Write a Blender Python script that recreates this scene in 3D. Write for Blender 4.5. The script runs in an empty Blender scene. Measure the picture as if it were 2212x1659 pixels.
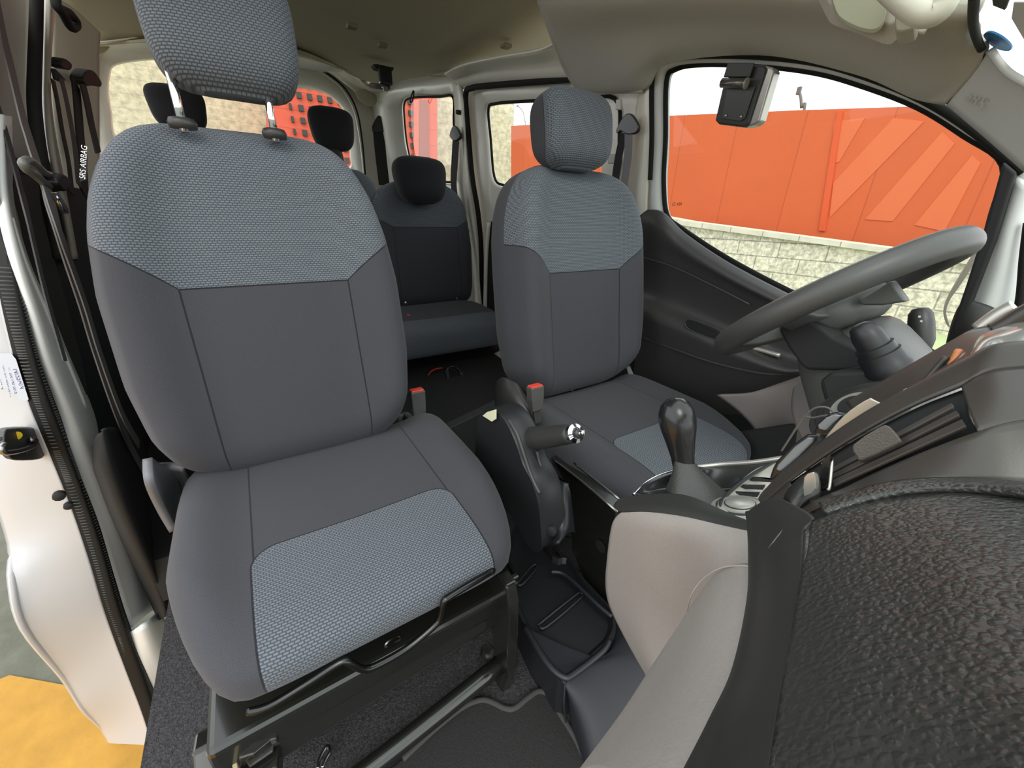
import bpy, bmesh, math, random
from mathutils import Vector, Matrix
random.seed(4)
S = bpy.context.scene
C = S.collection

# ------------------------------------------------------------------ camera
cd = bpy.data.cameras.new('camera'); cam = bpy.data.objects.new('camera', cd); C.objects.link(cam)
M4 = [[0.838779, 0.194928, -0.508383, -0.4], [-0.543983, 0.339611, -0.767298, 0.0], [0.023084, 0.920145, 0.390896, 0.95]]
cam.matrix_world = Matrix(M4 + [[0, 0, 0, 1]])
cd.sensor_width = 36; cd.lens = 13.75226; cd.clip_start = .01; cd.clip_end = 300
S.camera = cam
S.view_settings.view_transform = 'Standard'; S.view_settings.look = 'None'
S.view_settings.exposure = .62; S.view_settings.gamma = 1
# ------------------------------------------------------------------ sky: bright overcast
wd = bpy.data.worlds.new('world'); S.world = wd; wd.use_nodes = True
wn = wd.node_tree.nodes; wl = wd.node_tree.links
bg = wn['Background']; bg.inputs[1].default_value = 1.55
tc = wn.new('ShaderNodeTexCoord'); nz = wn.new('ShaderNodeTexNoise'); nz.inputs['Scale'].default_value = 3
wl.new(tc.outputs['Generated'], nz.inputs['Vector'])
cr = wn.new('ShaderNodeValToRGB'); cr.color_ramp.elements[0].position = .35; cr.color_ramp.elements[1].position = .65
cr.color_ramp.elements[0].color = (.80, .86, .92, 1); cr.color_ramp.elements[1].color = (1, 1, 1, 1)
wl.new(nz.outputs[0], cr.inputs[0]); wl.new(cr.outputs[0], bg.inputs[0])
sd = bpy.data.lights.new('sun', 'SUN'); sd.energy = .8; sd.angle = math.radians(25); sd.color = (1, .95, .88)
so = bpy.data.objects.new('sun', sd); C.objects.link(so)
so.rotation_euler = Vector((.55, .75, -1)).to_track_quat('-Z', 'Y').to_euler()
# daylight portals over the open door and the windscreen (help sampling of the sky only)
def portal(name, loc, d, sx, sy):
    a = bpy.data.lights.new(name, 'AREA'); a.shape = 'RECTANGLE'; a.size = sx; a.size_y = sy; a.cycles.is_portal = True
    o = bpy.data.objects.new(name, a); C.objects.link(o); o.location = loc
    o.rotation_euler = Vector(d).to_track_quat('-Z', 'Y').to_euler()

# ------------------------------------------------------------------ materials
def nmat(name):
    m = bpy.data.materials.new(name); m.use_nodes = True
    return m, m.node_tree.nodes, m.node_tree.links, m.node_tree.nodes['Principled BSDF']
def pm(name, col, rough=.5, metal=0, bump=None, var=0, spec=.5, coat=0, voro=False):
    m, n, l, b = nmat(name)
    b.inputs['Base Color'].default_value = (*col, 1); b.inputs['Roughness'].default_value = rough
    b.inputs['Metallic'].default_value = metal; b.inputs['Specular IOR Level'].default_value = spec
    b.inputs['Coat Weight'].default_value = coat; b.inputs['Coat Roughness'].default_value = .1
    t = n.new('ShaderNodeTexCoord')
    if var:
        z = n.new('ShaderNodeTexNoise'); z.inputs['Scale'].default_value = bump[0] * .6 if bump else 30; z.inputs['Detail'].default_value = 4
        l.new(t.outputs['Object'], z.inputs['Vector'])
        r = n.new('ShaderNodeMapRange'); r.inputs['From Min'].default_value = .3; r.inputs['From Max'].default_value = .7
        r.inputs['To Min'].default_value = 1 - var; r.inputs['To Max'].default_value = 1 + var
        l.new(z.outputs[0], r.inputs['Value'])
        x = n.new('ShaderNodeVectorMath'); x.operation = 'SCALE'; x.inputs[0].default_value = col
        l.new(r.outputs[0], x.inputs['Scale']); l.new(x.outputs[0], b.inputs['Base Color'])
    if bump:
        if voro:
            z = n.new('ShaderNodeTexVoronoi'); z.feature = 'SMOOTH_F1'; z.inputs['Smoothness'].default_value = .35; z.inputs['Scale'].default_value = bump[0]
            w = n.new('ShaderNodeTexNoise'); w.inputs['Scale'].default_value = bump[0] * .7
            l.new(t.outputs['Object'], w.inputs['Vector'])
            mx = n.new('ShaderNodeMix'); mx.data_type = 'VECTOR'; mx.inputs['Factor'].default_value = .0025
            l.new(t.outputs['Object'], mx.inputs[4]); l.new(w.outputs['Color'], mx.inputs[5]); l.new(mx.outputs[1], z.inputs['Vector'])
            rr = n.new('ShaderNodeMapRange'); rr.inputs['From Min'].default_value = .75; rr.inputs['From Max'].default_value = .15
            l.new(z.outputs['Distance'], rr.inputs['Value']); o = rr.outputs[0]
        else:
            z = n.new('ShaderNodeTexNoise'); z.inputs['Scale'].default_value = bump[0]; z.inputs['Detail'].default_value = 3
            l.new(t.outputs['Object'], z.inputs['Vector']); o = z.outputs[0]
        k = n.new('ShaderNodeBump'); k.inputs['Strength'].default_value = bump[1]; k.inputs['Distance'].default_value = bump[2] if len(bump) > 2 else .001
        l.new(o, k.inputs['Height']); l.new(k.outputs[0], b.inputs['Normal'])
    return m
class E:
    """tiny expression helper for shader math"""
    def __init__(s, n, l): s.n, s.l = n, l
    def m(s, op, a, b=None, c=None):
        x = s.n.new('ShaderNodeMath'); x.operation = op
        for i, v in enumerate((a, b, c)):
            if v is None: continue
            if isinstance(v, (int, float)): x.inputs[i].default_value = v
            else: s.l.new(v, x.inputs[i])
        return x.outputs[0]
def fabric(name, mode, par=(), dim=1.0):
    """woven upholstery; UV 'weave' in metres carries the dot weave, UV 'place' says which panel"""
    m, n, l, b = nmat(name); e = E(n, l)
    b.inputs['Roughness'].default_value = .92; b.inputs['Specular IOR Level'].default_value = .2
    b.inputs['Sheen Weight'].default_value = .10; b.inputs['Sheen Roughness'].default_value = .5
    uw = n.new('ShaderNodeUVMap'); uw.uv_map = 'weave'; up = n.new('ShaderNodeUVMap'); up.uv_map = 'place'
    br = n.new('ShaderNodeTexBrick'); br.offset = .5; br.inputs['Scale'].default_value = 1
    br.inputs['Brick Width'].default_value = .0066; br.inputs['Row Height'].default_value = .0037
    br.inputs['Mortar Size'].default_value = .0013; br.inputs['Mortar Smooth'].default_value = .9; br.inputs['Bias'].default_value = 0
    l.new(uw.outputs[0], br.inputs['Vector'])
    for k, c in (('Color1', (.165, .180, .200)), ('Color2', (.145, .162, .185)), ('Mortar', (.055, .062, .073))):
        br.inputs[k].default_value = (*[v * dim for v in c], 1)
    z = n.new('ShaderNodeTexNoise'); z.inputs['Scale'].default_value = 600; z.inputs['Detail'].default_value = 2
    l.new(uw.outputs[0], z.inputs['Vector'])
    plain = n.new('ShaderNodeMix'); plain.data_type = 'RGBA'
    plain.inputs[6].default_value = (*[v * dim for v in (.038, .038, .044)], 1); plain.inputs[7].default_value = (*[v * dim for v in (.070, .069, .078)], 1)
    l.new(z.outputs[0], plain.inputs[0])
    sx = n.new('ShaderNodeSeparateXYZ'); l.new(up.outputs[0], sx.inputs[0])
    U = e.m('ABSOLUTE', sx.outputs[0]); V = sx.outputs[1]
    seam = None
    if mode == 'back':      # weave above a seam that rises towards the bolsters
        v0, hw, sl = par
        over = e.m('MAXIMUM', e.m('SUBTRACT', U, hw), 0)
        thr = e.m('ADD', v0, e.m('SUBTRACT', e.m('MULTIPLY', over, sl), e.m('MULTIPLY', e.m('MULTIPLY', over, over), sl * 2.2)))
        d = e.m('SUBTRACT', V, thr)
        mask = e.m('MULTIPLY', e.m('GREATER_THAN', d, 0), e.m('LESS_THAN', U, .5))
        s1 = e.m('LESS_THAN', e.m('ABSOLUTE', d), .0014)
        s2 = e.m('MULTIPLY', e.m('LESS_THAN', e.m('ABSOLUTE', e.m('SUBTRACT', U, hw)), .0013), e.m('LESS_THAN', d, 0))
        seam = e.m('MAXIMUM', s1, s2)
    elif mode == 'cushion':  # weave on the front middle panel with rounded rear corners
        hw, yr, rad = par
        qx = e.m('ADD', e.m('SUBTRACT', U, hw), rad); qy = e.m('ADD', e.m('SUBTRACT', V, yr), rad)
        ax = e.m('MAXIMUM', qx, 0); ay = e.m('MAXIMUM', qy, 0)
        d = e.m('SUBTRACT', e.m('SQRT', e.m('ADD', e.m('MULTIPLY', ax, ax), e.m('MULTIPLY', ay, ay))), rad)
        d = e.m('MAXIMUM', d, e.m('SUBTRACT', U, hw))
        mask = e.m('LESS_THAN', d, 0)
        s1 = e.m('LESS_THAN', e.m('ABSOLUTE', d), .0012)
        s2 = e.m('MULTIPLY', e.m('LESS_THAN', e.m('ABSOLUTE', e.m('SUBTRACT', U, hw - .004)), .0013), e.m('GREATER_THAN', d, 0))
        seam = e.m('MAXIMUM', s1, s2)
    elif mode == 'head':
        hw, = par
        d = e.m('SUBTRACT', U, hw); mask = e.m('LESS_THAN', d, 0); seam = e.m('LESS_THAN', e.m('ABSOLUTE', d), .0012)
    else:
        mask = e.m('MULTIPLY', U, 0)
    mx = n.new('ShaderNodeMix'); mx.data_type = 'RGBA'; l.new(mask, mx.inputs[0]); l.new(plain.outputs[2], mx.inputs[6]); l.new(br.outputs['Color'], mx.inputs[7])
    out = mx.outputs[2]
    if seam is not None:
        sm = n.new('ShaderNodeMix'); sm.data_type = 'RGBA'; l.new(seam, sm.inputs[0]); l.new(out, sm.inputs[6]); sm.inputs[7].default_value = (.02, .02, .024, 1)
        out = sm.outputs[2]
    l.new(out, b.inputs['Base Color'])
    h = e.m('ADD', e.m('MULTIPLY', e.m('SUBTRACT', 1, br.outputs['Fac']), mask), e.m('MULTIPLY', z.outputs[0], .5))
    if seam is not None: h = e.m('SUBTRACT', h, e.m('MULTIPLY', seam, 3))
    k = n.new('ShaderNodeBump'); k.inputs['Strength'].default_value = .45; k.inputs['Distance'].default_value = .0008
    l.new(h, k.inputs['Height']); l.new(k.outputs[0], b.inputs['Normal'])
    return m

BLK = pm('black plastic', (.014, .014, .016), .42, bump=(900, .25, .0004))
BLKD = pm('matt black trim', (.010, .010, .011), .7)
GLOSS = pm('gloss black', (.012, .011, .012), .26, coat=.15)
DOORP = pm('door card plastic', (.048, .045, .046), .45, bump=(700, .3, .0004))
DASH = pm('dark dashboard plastic', (.026, .026, .024), .5, bump=(1500, .25, .0003))
HOUS = pm('satin grey brown plastic', (.050, .043, .038), .34, bump=(1200, .12, .0002))
PAD = pm('grained airbag cover', (.034, .033, .030), .30, bump=(480, .42, .0009), voro=True)
STEER = pm('steering wheel rubber', (.060, .058, .056), .42, bump=(900, .35, .0004))
BEIGE = pm('beige grey moulded plastic', (.31, .28, .26), .5, bump=(520, .5, .0005), var=.03)
BEIGE2 = pm('grey lower trim', (.25, .225, .21), .6, bump=(700, .2, .0004))
LINER = pm('headliner cloth', (.45, .425, .365), .95, bump=(900, .3, .0006), var=.04)
ROOF = pm('rear roof lining', (.42, .39, .28), .95, bump=(500, .3, .0006), var=.05)
WHITE = pm('white body paint', (.53, .525, .525), .3, coat=.4)
WHITI = pm('off white inner body paint', (.74, .71, .62), .34, coat=.25)
TRIMG = pm('light grey pillar trim', (.60, .61, .59), .55, bump=(900, .2, .0003))
RUB = pm('black rubber seal', (.010, .010, .009), .75, spec=.25)
RUBG = pm('grey ribbed rubber', (.055, .055, .05), .6)
CARPET = pm('grey carpet', (.045, .042, .045), 1, bump=(350, 1, .004), var=.55)
MAT = pm('dark floor mat', (.020, .018, .018), 1, bump=(500, .8, .002), var=.3)
SILV = pm('silver painted plastic', (.50, .48, .44), .3, .6)
CHROME = pm('chrome', (.85, .85, .87), .08, 1)
STEEL = pm('dull steel', (.35, .34, .33), .3, 1)
FRAME = pm('black enamelled steel', (.012, .012, .010), .22, coat=.6)
BELT = pm('grey belt webbing', (.060, .058, .060), .7, bump=(900, .4, .0005))
BELTD = pm('dark belt webbing', (.016, .016, .015), .8)
REDP = pm('red button', (.75, .06, .04), .35)
GREYC = pm('grey seat side cover', (.16, .16, .17), .5)
BLKS = pm('dark cover', (.035, .034, .033), .4)
LEATH = pm('boot leather', (.045, .043, .041), .42, bump=(420, .3, .0006), voro=True)
SCREEN = pm('screen glass', (.16, .20, .24), .08, coat=1)
RUST = pm('brown primer', (.12, .06, .045), .7, bump=(200, .4, .001), var=.4)
def glassmat():
    m, n, l, b = nmat('window glass')
    n.remove(b); o = n['Material Output']
    t = n.new('ShaderNodeBsdfTransparent'); t.inputs[0].default_value = (.93, .96, .94, 1)
    g = n.new('ShaderNodeBsdfGlossy'); g.inputs['Roughness'].default_value = .02
    f = n.new('ShaderNodeFresnel'); f.inputs[0].default_value = 1.35
    gm = n.new('ShaderNodeNewGeometry'); e = E(n, l); ff = e.m('MULTIPLY', f.outputs[0], e.m('SUBTRACT', 1, gm.outputs['Backfacing']))
    x = n.new('ShaderNodeMixShader'); l.new(ff, x.inputs[0]); l.new(t.outputs[0], x.inputs[1]); l.new(g.outputs[0], x.inputs[2])
    l.new(x.outputs[0], o.inputs[0]); return m
GLASS = glassmat()
def facade(name, c1, c2, mortar, bw, rh, ms, noise=2, nv=.25, bump=.4, axis='YZ', rough=.8):
    m, n, l, b = nmat(name); b.inputs['Roughness'].default_value = rough
    t = n.new('ShaderNodeTexCoord'); s = n.new('ShaderNodeSeparateXYZ'); l.new(t.outputs['Object'], s.inputs[0])
    k = n.new('ShaderNodeCombineXYZ'); l.new(s.outputs['XYZ'.index(axis[0])], k.inputs[0]); e = E(n, l); l.new(e.m('ADD', s.outputs['XYZ'.index(axis[1])], rh / 2 if rh > 5 else 0), k.inputs[1])
    br = n.new('ShaderNodeTexBrick'); br.inputs['Scale'].default_value = 1; br.inputs['Brick Width'].default_value = bw
    br.inputs['Row Height'].default_value = rh; br.inputs['Mortar Size'].default_value = ms; br.inputs['Mortar Smooth'].default_value = .3
    br.inputs['Color1'].default_value = (*c1, 1); br.inputs['Color2'].default_value = (*c2, 1); br.inputs['Mortar'].default_value = (*mortar, 1)
    l.new(k.outputs[0], br.inputs['Vector'])
    z = n.new('ShaderNodeTexNoise'); z.inputs['Scale'].default_value = noise; z.inputs['Detail'].default_value = 6; z.inputs['Roughness'].default_value = .65
    l.new(t.outputs['Object'], z.inputs['Vector'])
    r = n.new('ShaderNodeMapRange'); r.inputs['From Min'].default_value = .38; r.inputs['From Max'].default_value = .62
    r.inputs['To Min'].default_value = 1 - nv; r.inputs['To Max'].default_value = 1 + nv * .5
    l.new(z.outputs[0], r.inputs['Value'])
    x = n.new('ShaderNodeVectorMath'); x.operation = 'SCALE'; l.new(br.outputs['Color'], x.inputs[0]); l.new(r.outputs[0], x.inputs['Scale'])
    l.new(x.outputs[0], b.inputs['Base Color'])
    q = n.new('ShaderNodeBump'); q.inputs['Strength'].default_value = bump; q.inputs['Distance'].default_value = .02
    l.new(z.outputs[0], q.inputs['Height']); l.new(q.outputs[0], b.inputs['Normal'])
    return m
STONE = facade('rough cream stone blocks', (.74, .67, .54), (.68, .62, .50), (.36, .33, .27), .75, .26, .012, 16, .38, .9)
STONEB = facade('cream rendered masonry', (.62, .55, .37), (.60, .53, .36), (.50, .44, .3), 60, .6, .02, 3.5, .28, .5, 'XZ')
COPE = facade('pale coping stones', (.66, .62, .50), (.64, .59, .48), (.33, .3, .24), .62, 9, .01, 4, .1)
RED = facade('orange red cladding', (.62, .115, .032), (.59, .11, .030), (.47, .085, .025), 1.35, 40, .012, 1, .03, .05)
REDL = pm('lighter orange stripe', (.68, .145, .045), .7)
REDW = facade('coral red facade', (.70, .11, .06), (.67, .105, .06), (.50, .08, .04), 60, .75, .02, 1, .04, .05, 'XZ')
GROUND = pm('asphalt yard', (.13, .135, .10), .9, bump=(25, .5, .01), var=.15)
YELL = pm('yellow painted ground', (.46, .24, .03), .75, bump=(14, .5, .01), var=.12)
KERB = pm('pale green verge', (.45, .52, .28), .9)
STICK = pm('pale grey paper sticker', (.50, .53, .58), .5)
INK = pm('sticker ink', (.10, .10, .25), .7)
WINK = pm('white print', (.8, .8, .8), .6)
BLUE = pm('blue sticker', (.03, .22, .55), .5)
YEL = pm('yellow plastic', (.85, .55, .02), .4)
STRAPB = pm('black cord', (.008, .008, .008), .8)
CLEAR = pm('smoky clear plastic', (.42, .40, .36), .25)
FBACK = fabric('seat back cloth', 'back', (.352, .128, .95))
FCUSH = fabric('seat cushion cloth', 'cushion', (.153, .185, .035))
FHEAD = fabric('head restraint cloth', 'head', (.113,))
FREAR = fabric('rear seat back cloth', 'back', (.40, .17, .6), .9)
FREARC = fabric('rear cushion cloth', 'cushion', (.8, .13, .01), .95)
FDARK = fabric('dark head restraint cloth', 'plain', (), .28)

# ------------------------------------------------------------------ helpers
def V(*a): return Vector(a if len(a) > 1 else a[0])
def tag(o, label=None, cat=None, group=None, kind=None):
    if label: o['label'] = label
    if cat: o['category'] = cat
    if group: o['group'] = group
    if kind: o['kind'] = kind
    return o
def empty(name, loc, label=None, cat=None, group=None, kind=None):
    o = bpy.data.objects.new(name, None); C.objects.link(o); o.location = loc; o.empty_display_size = .05
    return tag(o, label, cat, group, kind)
def wloc(o):
    v = Vector((0, 0, 0))
    while o: v += o.location; o = o.parent
    return v
def obj(name, vs, fs, mat, parent=None, smooth=True, uv=None, sub=0, bev=0, sol=0, autos=None):
    me = bpy.data.meshes.new(name)
    base = wloc(parent) if parent else Vector((0, 0, 0))
    vs = [Vector(v) for v in vs]
    cen = sum(vs, Vector()) / len(vs)
    org = cen if not parent else cen
    me.from_pydata([tuple(v - org) for v in vs], [], fs)
    if uv:
        for nme, lst in uv.items():
            u = me.uv_layers.new(name=nme)
            for lp in me.loops: u.data[lp.index].uv = lst[lp.vertex_index]
    bm = bmesh.new(); bm.from_mesh(me); bmesh.ops.recalc_face_normals(bm, faces=bm.faces); bm.to_mesh(me); bm.free()
    for p in me.polygons: p.use_smooth = smooth
    me.materials.append(mat)
    o = bpy.data.objects.new(name, me); C.objects.link(o)
    if parent: o.parent = parent
    o.location = org - base
    if sol: md = o.modifiers.new('thick', 'SOLIDIFY'); md.thickness = sol; md.offset = 0
    if bev: md = o.modifiers.new('bevel', 'BEVEL'); md.width = bev; md.segments = 3; md.limit_method = 'ANGLE'; md.angle_limit = .6
    if sub: md = o.modifiers.new('sub', 'SUBSURF'); md.levels = sub; md.render_levels = sub
    if autos:
        for p in me.polygons: p.use_smooth = True
        bm = bmesh.new(); bm.from_mesh(me)
        for e in bm.edges:
            if len(e.link_faces) == 2 and e.calc_face_angle(0) > autos: e.smooth = False
        bm.to_mesh(me); bm.free()
    return o
def struct(o): o['kind'] = 'structure'; return o
def cat_pts(P, n, closed=False):
    """Catmull-Rom through P, n samples per span"""
    P = [Vector(p) for p in P]; out = []; N = len(P)
    for i in range(N if closed else N - 1):
        if closed: a, b, c, d = P[(i - 1) % N], P[i], P[(i + 1) % N], P[(i + 2) % N]
        else: a, b, c, d = P[max(i - 1, 0)], P[i], P[i + 1], P[min(i + 2, N - 1)]
        for k in range(n):
            t = k / n
            out.append(.5 * ((2 * b) + (c - a) * t + (2 * a - 5 * b + 4 * c - d) * t * t + (3 * b - a - 3 * c + d) * t ** 3))
    if not closed: out.append(P[-1])
    return out
def grid_faces(r, c, cu=False, cv=False, off=0):
    f = []
    for i in range(r if cv else r - 1):
        for j in range(c if cu else c - 1):
            f.append((off + i * c + j, off + i * c + (j + 1) % c, off + ((i + 1) % r) * c + (j + 1) % c, off + ((i + 1) % r) * c + j))
    return f
def surf(name, rows, mat, parent=None, nu=5, nv=5, sol=.003, **k):
    """smooth surface through a grid of control points"""
    R = [cat_pts(r, nu) for r in rows]
    cols = [cat_pts([r[j] for r in R], nv) for j in range(len(R[0]))]
    rr = len(cols[0]); vs = [cols[j][i] for i in range(rr) for j in range(len(cols))]
    return obj(name, vs, grid_faces(rr, len(cols)), mat, parent, sol=sol, **k)
def loops(name, L, mat, parent=None, n=6, closed=True, smooth=True, cap=False, **k):
    """bridge closed loops that have the same number of control points"""
    R = [cat_pts(l, n, closed) for l in L] if n > 1 else [[Vector(p) for p in l] for l in L]
    c = len(R[0]); vs = [p for r in R for p in r]; fs = grid_faces(len(R), c, cu=closed)
    if cap: fs.append(tuple(range(c))); fs.append(tuple(range((len(R) - 1) * c, len(R) * c)))
    return obj(name, vs, fs, mat, parent, smooth=smooth, **k)
def tube(name, P, r, mat, parent=None, n=8, seg=10, closed=False, flat=None, cap=True, **k):
    """tube along a smoothed path; r number or list; flat=(w,t,axis) gives a ribbon instead"""
    Q = cat_pts(P, n, closed) if n > 1 else [Vector(p) for p in P]
    N = len(Q); vs = []; fs = []
    up = None
    for i, p in enumerate(Q):
        t = (Q[(i + 1) % N] - Q[i - 1]) if closed else (Q[min(i + 1, N - 1)] - Q[max(i - 1, 0)])
        t.normalize()
        if flat:
            ax = Vector(flat[2]); a = (ax - t * ax.dot(t)).normalized(); b = t.cross(a)
            hw, ht = flat[0] / 2, flat[1] / 2
            ring = [a * (hw * x) + b * (ht * y) for x, y in ((-1, -1), (0, -1), (1, -1), (1, 1), (0, 1), (-1, 1))]
        else:
            if up is None: up = Vector((0, 0, 1)) if abs(t.z) < .9 else Vector((1, 0, 0))
            a = (up - t * up.dot(t)).normalized(); b = t.cross(a); up = a
            if isinstance(r, (list, tuple)):
                f = i / (N - 1) * (len(r) - 1); j = min(int(f), len(r) - 2); rr = r[j] + (r[j + 1] - r[j]) * (f - j)
            else: rr = r
            ring = [(a * math.cos(2 * math.pi * s / seg) + b * math.sin(2 * math.pi * s / seg)) * rr for s in range(seg)]
        vs += [p + q for q in ring]
    c = len(ring); fs = grid_faces(N, c, cu=True, cv=closed)
    if cap and not closed: fs += [tuple(range(c)), tuple(range((N - 1) * c, N * c))]
    return obj(name, vs, fs, mat, parent, autos=.9 if flat else None, **k)
def box(name, c, s, mat, parent=None, bev=.004, rot=None, taper=1, **k):
    c = Vector(c); vs = []
    for z in (-1, 1):
        for x, y in ((-1, -1), (1, -1), (1, 1), (-1, 1)):
            f = taper if z > 0 else 1
            v = Vector((x * s[0] / 2 * f, y * s[1] / 2 * f, z * s[2] / 2))
            if rot: v.rotate(rot)
            vs.append(c + v)
    return obj(name, vs, [(0, 1, 2, 3), (4, 5, 6, 7), (0, 1, 5, 4), (1, 2, 6, 5), (2, 3, 7, 6), (3, 0, 4, 7)], mat, parent, smooth=False, bev=bev, **k)
def prism(name, poly, d, mat, parent=None, bev=.003, smooth=False, n=1, **k):
    """closed outline (world points) pushed by vector d"""
    P = cat_pts(poly, n, True) if n > 1 else [Vector(p) for p in poly]; d = Vector(d); N = len(P)
    vs = P + [p + d for p in P]
    fs = [tuple(range(N)), tuple(range(N, 2 * N))] + [(i, (i + 1) % N, N + (i + 1) % N, N + i) for i in range(N)]
    return obj(name, vs, fs, mat, parent, smooth=smooth, bev=bev, autos=.6 if smooth else None, **k)
def lathe(name, p0, ax, prof, mat, parent=None, seg=24, **k):
    """profile [(r, h)] turned about axis ax from p0"""
    ax = Vector(ax).normalized(); a = ax.orthogonal().normalized(); b = ax.cross(a); p0 = Vector(p0)
    vs = []
    for r, h in prof:
        vs += [p0 + ax * h + (a * math.cos(2 * math.pi * s / seg) + b * math.sin(2 * math.pi * s / seg)) * max(r, 1e-4) for s in range(seg)]
    fs = grid_faces(len(prof), seg, cu=True) + [tuple(range(seg)), tuple(range((len(prof) - 1) * seg, len(prof) * seg))]
    return obj(name, vs, fs, mat, parent, autos=.7, **k)
def sstep(a, b, x): t = max(0, min(1, (x - a) / (b - a))); return t * t * (3 - 2 * t)
def lerp(tab, x):
    if x <= tab[0][0]: return tab[0][1]
    for (a, p), (b, q) in zip(tab, tab[1:]):
        if x <= b: return p + (q - p) * (x - a) / (b - a)
    return tab[-1][1]
def smooth_tab(tab, x, h=.02): return (lerp(tab, x - h) + 2 * lerp(tab, x) + lerp(tab, x + h)) / 4
def text_on(name, body, p0, p1, nrm, size, mat, parent, lift=.001):
    p0, p1 = Vector(p0), Vector(p1); x = (p1 - p0).normalized(); nrm = Vector(nrm); nrm = (nrm - x * nrm.dot(x)).normalized(); yv = nrm.cross(x)
    o = text(name, body, (0, 0, 0), (0, 0, 0), size, mat, parent, .0001)
    o.matrix_local = Matrix.Translation(-wloc(parent)) @ Matrix.Translation(p0 + nrm * lift) @ Matrix((x, yv, nrm)).transposed().to_4x4()
    return o
def text(name, body, loc, rot, size, mat, parent, ext=.0002):
    cu = bpy.data.curves.new(name, 'FONT'); cu.body = body; cu.size = size; cu.extrude = ext; cu.align_x = 'LEFT'
    cu.materials.append(mat)
    o = bpy.data.objects.new(name, cu); C.objects.link(o)
    dg = bpy.context.evaluated_depsgraph_get(); me = bpy.data.meshes.new_from_object(o.evaluated_get(dg))
    C.objects.unlink(o); bpy.data.objects.remove(o)
    o = bpy.data.objects.new(name, me); C.objects.link(o); o.parent = parent
    o.location = Vector(loc) - wloc(parent); o.rotation_euler = rot
    return o

# ------------------------------------------------------------------ seat pieces
def backrest(name, cx, y0, z0, lean, tab, H, mat, parent, thick=.13, bol=.045, nt=44, na=64):
    """rounded upholstered back: tab gives half width against height"""
    L = math.radians(lean); vs = []; uw = []; up = []
    for i in range(nt + 1):
        s = i / nt; t = H * (.5 - .5 * math.cos(math.pi * s))
        w = smooth_tab(tab, t, .012)
        e = min(1, max(.02, min(t, H - t) / .075)); dep = math.sqrt(1 - (1 - e) ** 2)
        arc = 0; ring = []
        for k in range(na):
            a = 2 * math.pi * k / na + math.pi / 2 * 0
            ca, sa = math.cos(a), math.sin(a)
            x = w * math.copysign(abs(ca) ** .42, ca); q = math.copysign(abs(sa) ** .6, sa)
            hd = thick / 2 * dep
            d = -q * hd
            if q > 0:  # front side
                rel = abs(x) / max(w, .01)
                d -= bol * sstep(.45, .82, rel) * sstep(1.0, .86, rel) * min(1, dep) * sstep(0, .12, t) * (1 - .5 * sstep(.45, .62, t))
                d -= .012 * math.sin(math.pi * min(1, t / H)) * (1 - rel ** 2)
            ring.append((x, d, q))
        for x, d, q in ring:
            y = y0 + d * math.cos(L) + t * math.sin(L); z = z0 + t * math.cos(L) + d * math.sin(L) * -1
            vs.append((cx + x, y, z)); uw.append((x + (d * .8 if abs(x) > .9 * w else 0), t)); up.append((x if q > .4 or nt * 0 else math.copysign(1.2, x), t))
    fs = grid_faces(nt + 1, na, cu=True) + [tuple(range(na)), tuple(range(nt * na, (nt + 1) * na))]
    return obj(name, vs, fs, mat, parent, uv={'weave': uw, 'place': up})
def cushion(name, cx, w, front, rear, ztop, zbot, mat, parent, y0=0, tilt=0, bol=.02, nx=40, na=56, place_front=None, boxy=.34):
    """seat pad; front(x) gives the curved front edge"""
    vs = []; uw = []; up = []
    for i in range(nx + 1):
        x = -w * math.cos(math.pi * i / nx); rel = abs(x) / w
        yf = front(x); yr = rear - .03 * rel ** 6; e = max(.03, (1 - rel ** 7)) ** .5
        cy, hy = (yf + yr) / 2, (yr - yf) / 2; hz = (ztop - zbot) / 2 * e; cz = (ztop + zbot) / 2
        hy = max(.02, hy * (1 - .25 * rel ** 12)); arc = 0; prev = None
        for k in range(na):
            a = 2 * math.pi * k / na - math.pi  # start at the front, go over the top to the rear
            ca, sa = math.cos(a), math.sin(a)
            y = cy + hy * math.copysign(abs(ca) ** boxy, ca); z = cz - hz * math.copysign(abs(sa) ** .62, sa)
            if sa < 0: z += bol * sstep(.58, .86, rel) * sstep(1.02, .9, rel) * sstep(yf, yf + .12, y) - tilt * (y - cy) - .006 * (1 - rel)
            if prev: arc += math.hypot(y - prev[0], z - prev[1])
            prev = (y, z)
            vs.append((cx + x, y, z)); uw.append((x, arc)); up.append((x, y - y0))
    fs = grid_faces(nx + 1, na, cu=True) + [tuple(range(na)), tuple(range(nx * na, (nx + 1) * na))]
    return obj(name, vs, fs, mat, parent, uv={'weave': uw, 'place': up})
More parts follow.
